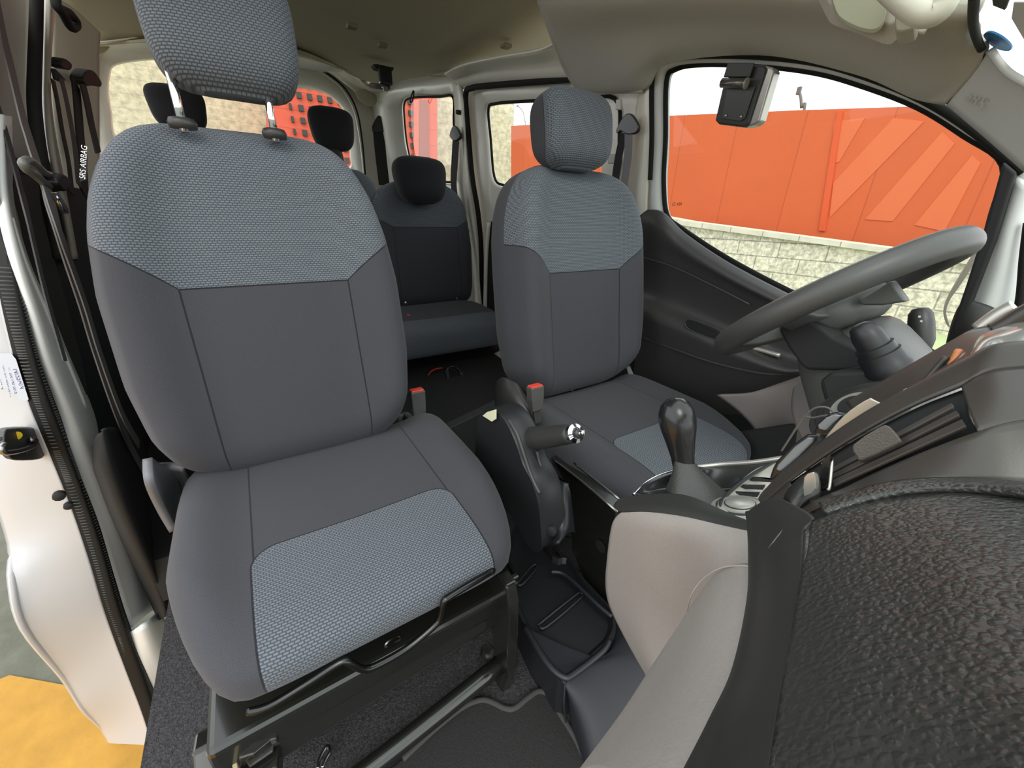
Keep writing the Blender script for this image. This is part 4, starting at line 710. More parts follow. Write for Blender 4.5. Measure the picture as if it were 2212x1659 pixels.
tube('webbing', [(-0.6697,1.0333,1.1355),(-0.6745,1.0393,1.0957),(-0.6708,1.0088,1.0435),(-0.6678,0.9737,0.985),(-0.664,0.9362,0.9335),(-0.6695,0.932,0.8875),(-0.6778,0.9278,0.8181),(-0.6798,0.8979,0.7185)], 0, BELT, pb, n=6, flat=(.014, .002, (0, 1, 0)))
tube('guide_ring', [(-0.6305,0.8794,1.0038),(-0.6314,0.8867,0.9964),(-0.6322,0.9153,0.9901),(-0.6332,0.9417,0.9817),(-0.6334,0.9556,0.9798),(-0.633,0.9826,0.9837),(-0.6322,0.9999,0.9899),(-0.6317,0.9821,0.9942),(-0.6315,0.9521,0.9961),(-0.6304,0.9224,1.005),(-0.6299,0.902,1.0091)], .0055, pm('guide ring', (.11, .11, .10), .35), pb, n=5, closed=True)
prism('tongue', [(-0.6247,0.9199,0.9694),(-0.6246,0.9284,0.9703),(-0.6259,0.9443,0.9592),(-0.628,0.9614,0.942),(-0.6283,0.9506,0.9394),(-0.627,0.9332,0.9499)], (.006, 0, 0), CHROME, pb, bev=.001)
prism('tongue_grip', [(-0.6362,0.9773,0.9987),(-0.6368,1.014,0.9931),(-0.6378,1.0167,0.985),(-0.6393,0.9781,0.9726),(-0.6383,0.9527,0.9807),(-0.6372,0.9555,0.9897)], (.018, 0, 0), BLK, pb, bev=.003, n=2)
tube('clip_edge', [(-0.6205,0.9223,0.9628),(-0.6209,0.9276,0.9591),(-0.622,0.9333,0.9501),(-0.6227,0.9439,0.9442)], .002, CHROME, pb, n=3)
rb2 = empty('seat_belt', [(-0.6495,1.3451,1.2205)][0], 'thin dark rear belt from the smaller of the two left anchors', 'seat belt')
prism('belt_guide', [(-0.6589,1.3473,1.2262),(-0.6575,1.3821,1.2379),(-0.6571,1.4062,1.2406),(-0.6573,1.4282,1.2394),(-0.6588,1.4156,1.2265),(-0.6598,1.3841,1.2184),(-0.6603,1.3439,1.2145)], (.02, 0, 0), BLKD, rb2, bev=.003, n=2)
prism('guide_flap', [(-0.6517,1.306,1.2028),(-0.6519,1.3254,1.2012),(-0.6521,1.3456,1.1994),(-0.6525,1.3653,1.1957),(-0.6537,1.3358,1.1862),(-0.654,1.3069,1.1832)], (.008, 0, 0), BLKD, rb2, bev=.002)
tube('webbing', [(-0.645,1.2605,1.1749),(-0.6494,1.2589,1.1383),(-0.6552,1.2492,1.09),(-0.662,1.2447,1.0329),(-0.6692,1.2217,0.973)], 0, BELTD, rb2, n=5, flat=(.02, .002, (0, 1, 0)))
tube('webbing', [(-0.6433,1.3183,1.1888),(-0.647,1.3231,1.158),(-0.652,1.3209,1.1167),(-0.6582,1.3112,1.0646),(-0.6669,1.2799,0.9925)], 0, BELT, rb2, n=5, flat=(.025, .002, (0, 1, 0)))
rb3 = empty('seat_belt', [(-0.6825,1.7273,1.2791)][0], 'wide black rear belt from the larger left anchor above the seat shoulder', 'seat belt')
prism('belt_guide', [(-0.6587,1.4811,1.2277),(-0.6572,1.5036,1.2398),(-0.6554,1.5429,1.2552),(-0.654,1.5954,1.2664),(-0.6542,1.6336,1.2654),(-0.6552,1.6681,1.2569),(-0.6569,1.648,1.2426),(-0.6578,1.5937,1.2353),(-0.66,1.5128,1.2165),(-0.66,1.4791,1.2167)], (.025, 0, 0), BLKD, rb3, bev=.004, n=2)
tube('webbing', [(-0.6503,1.4764,1.2142),(-0.6564,1.4535,1.163),(-0.6624,1.4283,1.1135),(-0.6706,1.3948,1.0448),(-0.6788,1.3542,0.9764)], 0, BELTD, rb3, n=5, flat=(.05, .003, (0, 1, 0)))
tube('webbing', [(-0.6401,1.4845,1.2157),(-0.6443,1.4935,1.1808),(-0.65,1.4938,1.1334),(-0.657,1.5036,1.0753)], 0, pm('webbing dark', (.028, .028, .027), .8), rb3, n=5, flat=(.05, .003, (0, 1, 0)))

# ================================================================== FRONT SEATS
TAB = [(0, .13), (.015, .170), (.05, .207), (.10, .230), (.20, .242), (.35, .240), (.44, .228), (.50, .212), (.545, .190), (.575, .168), (.592, .150), (.603, .13), (.61, .09)]
TABD = [(a, b) for a, b in TAB[:6]] + [(.44, .236), (.50, .226), (.545, .210), (.58, .188), (.60, .165), (.615, .135), (.622, .09)]
def front_seat(cx, label, zo, hz, hlean):
    s = empty('front_seat', (cx, .62, .1), label, 'car seat')
    backrest('backrest', cx + .004, .835, .472 + zo, 10, TAB if cx < 0 else TABD, .612 if cx < 0 else .624, FBACK, s)
    return s
ps = front_seat(-.375, 'grey cloth front passenger seat nearest the camera with raised head restraint', 0, 0, 0)
fr = lambda x: .378 + 1.0 * max(0, abs(x) - .11) ** 2 + (20 * max(0, abs(x) - .17) ** 2)
cushion('cushion', -.325, .262, fr, .86, .500, .408, FCUSH, ps, y0=.372, tilt=-.02, place_front=True)
hp = headrest('head_restraint', (-.361, .905, 1.207), .207, .185, .11, FHEAD, ps, lean=10, pw=.3, taper=.95)
for x in (-.441, -.318):
    tube('head_restraint_post', [(x, .868, 1.06), (x, .885, 1.16)], .0058, CHROME, ps, n=2, seg=16)
    loops('post_collar', [[(x + r * math.cos(a), .870 + r * .7 * math.sin(a), z) for a in [k * math.pi / 6 for k in range(12)]] for r, z in ((.017, 1.064), (.019, 1.072), (.016, 1.078), (.008, 1.080))], BLKS, ps, n=1, cap=True)
tagp = prism('airbag_tag', [(-0.5658,0.86,1.0154),(-0.5592,0.86,1.0171),(-0.5691,0.86,0.9863),(-0.5765,0.86,0.9834)], (0, .002, 0), BLKD, ps, bev=0)
o = text('tag_lettering', 'SRS AIRBAG', (0, 0, 0), (0, 0, 0), .0085, WINK, tagp, .0001)
p0, p1 = [Vector(v) for v in [(-0.5699,0.857,0.986),(-0.5599,0.857,1.0156)]]; xa = (p1 - p0).normalized(); na = Vector((0, -1, 0)); na = (na - xa * na.dot(xa)).normalized(); ya = na.cross(xa)
o.matrix_local = Matrix.Translation(-wloc(tagp)) @ Matrix.Translation(p0) @ Matrix((xa, ya, na)).transposed().to_4x4()
# recliner covers
surf('recliner_cover', [
    [(-0.6,0.7786,0.5722),(-0.6,0.7459,0.547),(-0.61,0.7838,0.4726),(-0.61,0.8018,0.4027)],
    [(-0.6,0.8068,0.5466),(-0.61,0.8238,0.4905),(-0.615,0.8505,0.4372),(-0.61,0.8356,0.4071)],
    [(-0.59,0.8333,0.5225),(-0.6,0.8964,0.4499),(-0.6,0.8898,0.4144),(-0.6,0.8488,0.4038)],
    [(-0.57,0.8286,0.513),(-0.58,0.8744,0.4563),(-0.58,0.8462,0.4419),(-0.58,0.7815,0.4452)]], GREYC, ps, sol=.012)
tube('cover_crease', [(-0.612,0.8625,0.5129),(-0.612,0.8531,0.4773),(-0.612,0.8901,0.4193),(-0.612,0.8855,0.3817)], .003, GREYC, ps, n=4)
surf('recliner_cover', [
    [(-0.14,0.9313,0.4597),(-0.14,0.9192,0.4207),(-0.14,0.877,0.414)], [(-0.12,0.9383,0.4596),(-0.115,0.9342,0.4132),(-0.12,0.8788,0.4069)], [(-0.13,0.861,0.4862),(-0.13,0.8468,0.4601),(-0.13,0.8149,0.4432)]], GREYC, ps, sol=.012)
# seat base: slide release bar, cross members, rails, legs
fb = box('cushion_pan', (-.34, .62, .318), (.44, .42, .05), FRAME, ps, bev=.01)
tube('slide_release_bar', [(-0.5027,0.395,0.4023),(-0.4798,0.385,0.4079),(-0.4402,0.38,0.419),(-0.3998,0.375,0.4324),(-0.39,0.372,0.428),(-0.3773,0.37,0.4066),(-0.3611,0.37,0.398),(-0.3175,0.37,0.3988),(-0.2749,0.37,0.415),(-0.2658,0.37,0.4276),(-0.2604,0.37,0.4511),(-0.2524,0.37,0.455),(-0.2232,0.37,0.4591),(-0.1888,0.375,0.4555),(-0.1754,0.38,0.4512),(-0.1683,0.395,0.4425)], .0048, pm('dark bar', (.05, .05, .05), .2, .9), ps, n=4)
loops('front_cross_member', [[(-.58, .44, .318), (-.58, .415, .30), (-.58, .405, .262), (-.58, .43, .225), (-.58, .465, .225), (-.58, .47, .31)],
    [(-.12, .455, .312), (-.12, .43, .296), (-.12, .42, .258), (-.12, .445, .222), (-.12, .48, .222), (-.12, .485, .31)]], FRAME, ps, n=1, cap=True, smooth=False, bev=.004)
prism('front_panel', [(-0.5333,0.44,0.3373),(-0.1281,0.45,0.3465),(-0.1284,0.44,0.2724),(-0.4969,0.43,0.253),(-0.5365,0.44,0.2982)], (0, .02, 0), FRAME, ps, bev=.003)
loops('slot', [[(-0.3381,0.428,0.3442),(-0.3332,0.428,0.3509),(-0.3174,0.428,0.3513),(-0.3122,0.428,0.345),(-0.3156,0.428,0.3391),(-0.3331,0.428,0.3379)], [(-0.3357,0.426,0.3459),(-0.331,0.426,0.3506),(-0.3188,0.426,0.3516),(-0.3155,0.426,0.348),(-0.3187,0.426,0.3441),(-0.3318,0.426,0.3427)]], STEEL, ps, n=2)
tube('lower_cross_tube', [(-.56, .395, .113), (-.34, .40, .135), (-.14, .405, .165)], .016, FRAME, ps, n=3, seg=18)
leg = prism('rail_leg', [(-0.125,0.4619,0.3354),(-0.125,0.4122,0.3946),(-0.125,0.3847,0.3914),(-0.125,0.3743,0.3542),(-0.125,0.3741,0.2971),(-0.125,0.3712,0.1872),(-0.125,0.3897,0.1012),(-0.125,0.4212,0.0474),(-0.125,0.4213,0.1808),(-0.125,0.4402,0.2546)], (-.022, 0, 0), FRAME, ps, bev=.004)
lathe('bolt', [(-0.12,0.4113,0.2839)][0], (.55, -.8, .2), [(.017, -.004), (.017, .002), (.011, .003), (.011, .010), (.005, .010), (.005, .006)], STEEL, leg, seg=6)
lathe('washer', [(-0.1205,0.4105,0.2851)][0], (.55, -.8, .2), [(.0175, -.003), (.0175, .001), (.013, .0025)], STEEL, leg, seg=24)
for P in ("a",):
    rl = prism('slide_rail', [(-0.0996,0.5011,0.315),(-0.07,0.4993,0.315),(-0.0809,0.4455,0.315),(-0.0893,0.436,0.315),(-0.1203,0.4458,0.315),(-0.1169,0.4754,0.315)], (0, 0, -.02), FRAME, ps, bev=.003)
    tube('rail_lip', [(-0.0789,0.4924,0.32),(-0.0817,0.4675,0.32),(-0.0858,0.4447,0.32),(-0.0954,0.4302,0.32)], .004, FRAME, rl, n=3)
    box('rail_stop', [(-0.0933,0.4428,0.318)][0], (.02, .01, .018), STEEL, rl, bev=.002)
    box('rail_stop', [(-0.1336,0.4403,0.31)][0], (.018, .01, .018), STEEL, rl, bev=.002)
rl = prism('slide_rail', [(-0.5527,0.5062,0.285),(-0.5102,0.4972,0.285),(-0.4882,0.4215,0.285),(-0.4942,0.3857,0.285),(-0.5345,0.3901,0.285),(-0.5419,0.4271,0.285)], (0, 0, -.03), FRAME, ps, bev=.004)
prism('rail_bed', [(-0.5326,0.4769,0.29),(-0.5055,0.4768,0.29),(-0.4942,0.4177,0.29),(-0.4973,0.4048,0.29),(-0.5234,0.4018,0.29),(-0.5292,0.4165,0.29)], (0, 0, .004), pm('worn rail', (.06, .055, .05), .5, bump=(120, .6, .002), var=.4), rl, bev=.001)
prism('rail_lip', [(-0.5116,0.4864,0.292),(-0.5046,0.4856,0.292),(-0.4967,0.4243,0.292),(-0.5013,0.4211,0.292)], (0, 0, .012), RUST, rl, bev=.001)
prism('rail_lip', [(-0.5515,0.5024,0.29),(-0.5471,0.5016,0.29),(-0.5362,0.421,0.29),(-0.5316,0.3859,0.29),(-0.5374,0.3896,0.29)], (0, 0, .012), pm('pale edge', (.45, .38, .22), .4), rl, bev=.001)
prism('rail_end', [(-0.4941,0.4243,0.3),(-0.4873,0.4127,0.3),(-0.4889,0.4054,0.3),(-0.4963,0.4077,0.3),(-0.5153,0.4026,0.3),(-0.5313,0.4073,0.3),(-0.5312,0.415,0.3),(-0.5108,0.4122,0.3)], (0, 0, .012), FRAME, rl, bev=.002)
tube('cable', [(-0.4565,0.4384,0.13),(-0.4496,0.4471,0.13),(-0.4427,0.4542,0.13),(-0.4452,0.4645,0.13),(-0.4584,0.4527,0.13),(-0.463,0.4405,0.13)], .003, STEEL, ps, n=4)
sr = prism('side_rail', [(-.57, .46, .27), (-.57, .86, .27), (-.57, .86, .15), (-.57, .52, .12)], (.03, 0, 0), FRAME, ps, bev=.004)
prism('side_rail', [(-.145, .44, .28), (-.145, .86, .28), (-.145, .86, .12), (-.145, .60, .10), (-.145, .50, .2)], (-.03, 0, 0), FRAME, ps, bev=.004)
lathe('floor_bolt', [(-0.1378,0.4647,0.11)][0], (0, 0, 1), [(.016, 0), (.016, .004), (.009, .005), (.009, .013)], STEEL, ps, seg=6)
def buckle(P, name, label, L):
    b = empty(name, P['base'], label, 'belt buckle')
    top, bot = Vector(P['top']), Vector(P['bot']); d = (top - bot).normalized(); a = Vector((1, 0, 0)); a = (a - d * a.dot(d)).normalized(); c = d.cross(a)
    R = [[bot + d * h + a * x * w / 2 + c * y * t / 2 for x, y in ((-1, -1), (1, -1), (1, 1), (-1, 1))] for h, w, t in ((0, L[0] * .8, L[1] * .8), ((top - bot).length * .5, L[0] * .95, L[1] * .95), ((top - bot).length, L[0], L[1]))]
    loops('buckle_body', R, pm('buckle plastic', (.075, .073, .07), .35), b, n=1, cap=True, smooth=False, bev=.003)
    h = (top - bot).length
    RR = [[bot + d * hh + a * x * L[0] * .42 + c * y * L[1] * .40 for x, y in ((-1, -1), (1, -1), (1, 1), (-1, 1))] for hh in (h - .004, h + .003)]
    loops('release_button', RR, REDP, b, n=1, cap=True, smooth=False, bev=.0015)
    tube('buckle_stalk', [bot + d * .01, Vector(P['base'])], 0, BLKS, b, n=3, flat=(.018, .004, (1, 0, 0)))
    return b
buckle(dict(top=(-0.115,0.8475,0.5604), bot=(-0.115,0.8437,0.4836), base=(-0.125,0.8539,0.4282)), 'belt_buckle', 'dark seat belt buckle with red button beside the front passenger seat', (.036, .024))
buckle(dict(top=(0.095,0.6517,0.5995), bot=(0.095,0.6453,0.5411), base=(0.1,0.6405,0.5103)), 'belt_buckle', 'dark seat belt buckle with red button beside the driver\'s seat', (.036, .024))

ds = front_seat(.375, 'grey cloth driver\'s seat behind the gear lever with lowered head restraint', -.012, 0, 0)
frd = lambda x: .36 + 1.0 * max(0, abs(x) - .11) ** 2 + (16 * max(0, abs(x) - .17) ** 2)
cushion('cushion', .39, .268, frd, .85, .470, .345, FCUSH, ds, y0=.36, tilt=-.02)
headrest('head_restraint', (.355, .895, 1.152), .215, .178, .115, FHEAD, ds, lean=10, pw=.3, taper=.95)
box('cushion_pan', (.38, .62, .31), (.46, .44, .06), FRAME, ds, bev=.01)
prism('seat_plinth', [(0.115,0.6029,0.4331),(0.115,0.396,0.4245),(0.115,0.3821,0.3426),(0.115,0.2686,0.1766),(0.115,0.4556,0.1791),(0.115,0.5021,0.224),(0.115,0.5327,0.3794)], (.03, 0, 0), FRAME, ds, bev=.004)
tube('plinth_edge', [(0.11,0.5931,0.434),(0.11,0.4999,0.4342),(0.11,0.3872,0.4287)], .003, STEEL, ds, n=3)
tube('rail_edge', [(0.118,0.527,0.4571),(0.118,0.4549,0.4541),(0.118,0.3914,0.4514)], .0025, STEEL, ds, n=3)
lathe('plinth_hole', [(0.112,0.4177,0.3134)][0], (-1, 0, 0), [(.014, 0), (.014, .001)], BLKD, ds, seg=16)
surf('recliner_cover', [
    [(0.12,0.8498,0.5324),(0.12,0.8591,0.4937),(0.12,0.8482,0.4474),(0.12,0.8179,0.4317)],
    [(0.1,0.7855,0.5716),(0.085,0.765,0.5387),(0.09,0.7579,0.4878),(0.1,0.7307,0.4639)],
    [(0.1,0.7421,0.5695),(0.088,0.7025,0.5479),(0.09,0.6686,0.5211),(0.1,0.6708,0.4884)],
    [(0.12,0.7432,0.5393),(0.12,0.7115,0.5239),(0.12,0.6864,0.5052),(0.12,0.6791,0.4866)]], BLKS, ds, sol=.015)
surf('recliner_cover', [[(0.62,0.8361,0.4899),(0.62,0.8087,0.4517),(0.62,0.7781,0.4374)], [(0.63,0.8293,0.4937),(0.63,0.7991,0.4616),(0.63,0.7664,0.4346)]], GREYC, ds, sol=.01)

# ================================================================== REAR SEATS
RT = [(0, .20), (.03, .235), (.1, .25), (.3, .26), (.42, .25), (.52, .235), (.57, .20), (.60, .16), (.625, .07)]
rs = empty('rear_bench', (.2, 1.95, .3), 'dark cloth middle row bench seat seen between the front seats', 'car seat')
backrest('backrest', .40, 2.05, .49, 7, [(a, b * 1.05) for a, b in RT], .64, FREAR, rs, thick=.12, bol=.015)
backrest('backrest', -.22, 2.07, .49, 7, [(a, b * 1.45) for a, b in RT], .62, FREAR, rs, thick=.12, bol=.015)
cushion('cushion', .31, .39, lambda x: 1.60, 2.05, .515, .345, FREARC, rs, y0=1.60, tilt=-.06, bol=.0, boxy=.25)
cushion('cushion', -.38, .31, lambda x: 1.60, 2.05, .515, .345, FREARC, rs, y0=1.60, tilt=-.06, bol=.0, boxy=.25)
headrest('head_restraint', (.365, 1.985, 1.10), .27, .20, .12, FDARK, rs, taper=.8, pw=.7)
for p in [(0.2462,1.98,0.5359),(0.5335,1.98,0.5332)]: lathe('child_seat_anchor', p, (0, -1, 0), [(.008, 0), (.008, .003), (.003, .005)], CHROME, rs, seg=10)
prism('red_buckle', [(0.1931,1.8,0.5073),(0.2152,1.8,0.5004),(0.2233,1.8,0.486),(0.1965,1.8,0.4935)], (0, .02, .01), REDP, rs, bev=.001)
for u in (1,):
    lg = prism('seat_leg', [(0.2618,1.55,0.3052),(0.2756,1.55,0.3071),(0.3063,1.55,0.1359),(0.2916,1.55,0.1296)], (0, .02, 0), STEEL, rs, bev=.001)
    prism('seat_leg', [(0.3352,1.55,0.2774),(0.3472,1.55,0.2774),(0.375,1.55,0.1193),(0.3649,1.55,0.1167)], (0, .02, 0), STEEL, rs, bev=.001)
    tube('leg_bar', [(0.2731,1.56,0.3042),(0.3081,1.56,0.3113),(0.3471,1.56,0.2716)], .006, FRAME, rs, n=3)
lathe('leg_bolt', [(0.217,1.5,0.1643)][0], (0, -.3, 1), [(.025, 0), (.025, .008), (.014, .01), (.014, .02)], STEEL, rs, seg=10)
lathe('leg_bolt', [(0.2972,1.5,0.1469)][0], (0, -.3, 1), [(.025, 0), (.025, .008), (.014, .01), (.014, .02)], STEEL, rs, seg=10)
tube('red_strap', [(0.2,1.62,0.2566),(0.2175,1.62,0.2809),(0.2456,1.62,0.2917),(0.2782,1.62,0.2903)], .004, pm('dark red cord', (.35, .01, .01), .6), rs, n=4)
r3 = empty('rearmost_seat', (0, 2.9, .4), 'rearmost row seat with two raised black head restraints before the back window', 'car seat')
backrest('backrest', .15, 2.92, .62, 8, [(a, b * 1.15) for a, b in RT], .60, fabric('third row cloth', 'back', (.1, .4, .1), .75), r3, thick=.12, bol=.0)
backrest('backrest', -.52, 2.92, .62, 8, [(a, b * 1.15) for a, b in RT], .60, FREAR, r3, thick=.12, bol=.0)
headrest('head_restraint', (-.535, 2.82, 1.405), .25, .19, .11, FDARK, r3, taper=.8, pw=.7)
headrest('head_restraint', (.165, 2.80, 1.395), .26, .22, .11, FDARK, r3, taper=.8, pw=.7)
tube('head_restraint_post', [(0.1614,2.8,1.2976),(0.169,2.8,1.2435),(0.1708,2.8,1.183)], .04, BLKD, r3, n=3)
backrest('backrest', .0, 2.84, .9, 8, [(0, .15), (.2, .16), (.34, .14), (.4, .06)], .40, FDARK, r3, thick=.10, bol=0)
struct(prism('floor_wheel_arch', [(0.62,1.7982,0.2423),(0.62,1.6844,0.2969),(0.62,1.5721,0.3295),(0.62,1.5684,0.231),(0.62,1.7072,0.2114)], (.1, 0, .02), WHITI, bev=.005))
struct(prism('trim_rear_step', [(-0.0703,0.86,0.4154),(0.1379,0.86,0.46),(0.1652,0.86,0.312),(-0.0032,0.86,-0.088),(-0.0841,0.86,0.1748),(-0.1579,0.86,0.4148)], (0, .03, 0), BLKD, bev=.002))

# ================================================================== FLOOR, TUNNEL, HANDBRAKE
fm = empty('floor_mat', (-.35, .2, .102), 'dark floor mat with a bound wavy edge in front of the passenger seat', 'floor mat')
MP = [(-0.465,0.3895,0.108),(-0.3961,0.3897,0.108),(-0.3427,0.3904,0.108),(-0.2803,0.4007,0.108),(-0.2235,0.4047,0.108),(-0.1884,0.3969,0.108),(-0.1722,0.3813,0.108),(-0.1586,0.3619,0.108),(-0.1425,0.3518,0.108),(-0.1124,0.3526,0.108),(-0.0893,0.3512,0.108),(-0.0771,0.3378,0.108),(-0.0768,0.3058,0.108),(-0.0782,0.2528,0.108),(-0.0905,0.1887,0.108),(-0.1274,0.151,0.108)]
prism('mat_pile', MP, (0, 0, -.006), MAT, fm, bev=.001, n=4)
tube('mat_binding', MP[2:-1], .005, pm('mat binding', (.045, .042, .04), .9), fm, n=5)
tn = empty('tunnel_tray', (0, .45, .2), 'black plastic floor tunnel tray with ribbed pocket between the front seats', 'tray')
T1 = [(-0.0315,0.5786,0.2),(0.0952,0.6987,0.2),(0.0858,0.5388,0.2),(0.1129,0.5136,0.2),(0.1012,0.4403,0.2),(0.1007,0.3522,0.2),(0.0656,0.3114,0.2),(0.0056,0.3012,0.2),(-0.0764,0.297,0.2),(-0.0812,0.344,0.2),(-0.0754,0.4243,0.2)]
loops('tray_body', [[(x * 1.0, y, .09) for x, y, z in T1], T1,
    [tuple(Vector(p) * .93 + Vector(sum((Vector(q) for q in T1), Vector()) / len(T1)) * .07) for p in T1],
    [tuple(Vector(p) * .86 + Vector(sum((Vector(q) for q in T1), Vector()) / len(T1)) * .14 + Vector((0, 0, -.012))) for p in T1]], BLK, tn, n=3, cap=True, bev=0, autos=.5)
tube('tray_rim', [(-0.0787,0.4199,0.205),(-0.0823,0.343,0.205),(-0.0736,0.306,0.205),(-0.0534,0.2996,0.205),(0.0163,0.3007,0.205),(0.0436,0.3083,0.205)], .006, BLK, tn, n=5)
tube('tray_rim', [(0.0471,0.4938,0.205),(0.0673,0.4768,0.205),(0.0746,0.4376,0.205),(0.0793,0.3774,0.205),(0.085,0.3407,0.205)], .005, BLK, tn, n=5)
for P in ("1162,1346 1250,1278 1262,1288 1174,1358", ): pass
tube('tray_rib', [(-0.0463,0.4102,0.195),(-0.0368,0.4136,0.195),(0.0635,0.4238,0.195),(0.0746,0.4196,0.195),(0.0651,0.4122,0.195),(-0.0376,0.4002,0.195)], .0028, BLK, tn, n=4, closed=True)
tube('tray_rib', [(-0.0325,0.512,0.197),(-0.0235,0.5178,0.197),(0.0253,0.5356,0.197),(0.0346,0.5299,0.197),(0.0164,0.5196,0.197),(-0.0237,0.5065,0.197)], .0028, BLK, tn, n=4, closed=True)
# front slope of the tunnel, down under the console
surf('tunnel_front', [
    [(-0.0737,0.4331,0.195),(-0.0765,0.3496,0.195),(-0.0729,0.2982,0.195),(-0.0717,0.2741,0.12),(-0.0854,0.2363,0.09)],
    [(-0.071,0.4175,0.198),(-0.0739,0.3395,0.2),(-0.0701,0.2896,0.2),(-0.0715,0.2479,0.165),(-0.0826,0.2002,0.13)],
    [(0.0044,0.3,0.2),(0.0064,0.2948,0.2),(0.0071,0.279,0.2),(-0.0116,0.223,0.17),(-0.0222,0.1759,0.13)],
    [(0.0656,0.3114,0.2),(0.0691,0.2926,0.21),(0.079,0.2458,0.21),(0.081,0.2028,0.19),(0.0604,0.1422,0.15)],
    [(0.112,0.3552,0.2),(0.13,0.3107,0.21),(0.1377,0.2496,0.21),(0.1233,0.1761,0.19),(0.1134,0.1087,0.15)]], pm('dark blue black plastic', (.011, .011, .015), .6, bump=(900, .2, .0004)), tn, nu=5, nv=5)
tube('tunnel_seam', [(0.045,0.3069,0.203),(-0.0209,0.2982,0.203),(-0.0783,0.2951,0.202),(-0.0847,0.2765,0.13)], .0015, BLKD, tn, n=2)
hb = empty('handbrake', (0, .55, .2), 'black handbrake lever with chrome end on its plastic cover between the seats', 'handbrake')
HB = [(-0.042,0.6777,0.517),(-0.042,0.6641,0.5556),(-0.042,0.6239,0.5834),(-0.042,0.5873,0.5944),(-0.042,0.5528,0.5849),(-0.042,0.521,0.5585),(-0.042,0.496,0.5267),(-0.042,0.468,0.5082),(-0.042,0.4456,0.4768),(-0.042,0.4329,0.4275),(-0.042,0.4284,0.375),(-0.042,0.4692,0.3511),(-0.042,0.5385,0.3803),(-0.042,0.6814,0.3705)]
loops('brake_cover', [[(.016, y, z) for x, y, z in HB], [(.010, y, z + .006) for x, y, z in HB], [(-.034, y, z + .006) for x, y, z in HB], HB], BLK, hb, n=4, cap=True, autos=.9)
tube('cover_rim', [(-0.044,0.5469,0.6011),(-0.044,0.5178,0.5857),(-0.044,0.495,0.5583),(-0.044,0.4757,0.5326),(-0.044,0.4571,0.514),(-0.044,0.4394,0.5015)], .0035, BLKS, hb, n=5)
tube('cover_rim', [(-0.01,0.4975,0.5457),(-0.01,0.487,0.5258),(-0.01,0.468,0.5062)], .003, BLKS, hb, n=4)
prism('cover_top_patch', [(-0.052,0.6334,0.571),(-0.052,0.614,0.5882),(-0.052,0.5831,0.6069),(-0.052,0.5828,0.5857),(-0.052,0.5954,0.5747)], (.004, 0, 0), pm('cream label', (.75, .72, .5), .5), hb, bev=.0005)
bx = struct(surf('trim_tunnel_front', [
    [(0.045,0.5453,0.4604),(0.045,0.5088,0.4595),(0.045,0.4799,0.4665),(0.05,0.4674,0.467)], [(0.02,0.4971,0.4307),(0.02,0.4686,0.4448),(0.03,0.4499,0.448),(0.05,0.457,0.4286)],
    [(0,0.458,0.3868),(0,0.4327,0.407),(0.02,0.4283,0.4121),(0.05,0.4472,0.3949)], [(-0.02,0.4182,0.3859),(-0.02,0.4039,0.405),(0.02,0.4258,0.3911),(0.05,0.4379,0.3662)]], BLK, sol=.006))
struct(lathe('trim_tunnel_clip', [(-0.02,0.4267,0.415)][0], (-1, -.6, .2), [(.010, -.003), (.010, .004), (.005, .006)], BLKD, seg=14))
lathe('brake_washer', [(-0.02,0.4701,0.5014)][0], (-.5, -.8, .5), [(.014, 0), (.014, .003), (.008, .004)], BLKD, hb, seg=16)
grip = (0,0.5276,0.5626)
tube('brake_lever', [(0,0.5939,0.4971), (0,0.542,0.5447), (0,0.4851,0.5802), (-0,0.4159,0.6218)], [.024, .025, .021, .0155], BLKS, hb, n=5, seg=20)
prism('lever_boot', [(-0.012,0.5712,0.5549),(-0.012,0.5204,0.5231),(-0.012,0.4901,0.5247),(-0.012,0.4913,0.503),(-0.012,0.505,0.4836),(-0.012,0.5209,0.4847),(-0.012,0.5417,0.5055)], (.024, 0, 0), BLKD, hb, bev=.004, n=2)
ax = Vector((0,0.3911,0.6368)) - Vector((-0,0.4159,0.6218))
lathe('chrome_end', (0,0.4181,0.6207), ax, [(.0145, 0), (.0162, .002), (.0162, .010), (.010, .013), (.009, .010)], CHROME, hb)
lathe('release_knob', (0,0.4138,0.6229), ax, [(.0075, 0), (.0075, .014), (.004, .016), (.004, .020), (.0015, .022)], BLKS, hb)
lathe('knob_tip', (0,0.4011,0.6301), ax, [(.0042, 0), (.0042, .010), (.001, .012)], CHROME, hb)
# carpet patch rising by the driver's side of the tunnel
struct(surf('floor_hump', [
    [(0.1376,0.5923,0.14),(0.1853,0.6112,0.14),(0.207,0.5879,0.14),(0.2165,0.5251,0.14)], [(0.1254,0.5415,0.16),(0.1554,0.5317,0.16),(0.1705,0.4966,0.16),(0.1824,0.443,0.15)], [(0.1247,0.4979,0.17),(0.14,0.4343,0.17),(0.1325,0.3694,0.17),(0.1471,0.3393,0.15)]], CARPET, sol=.004))
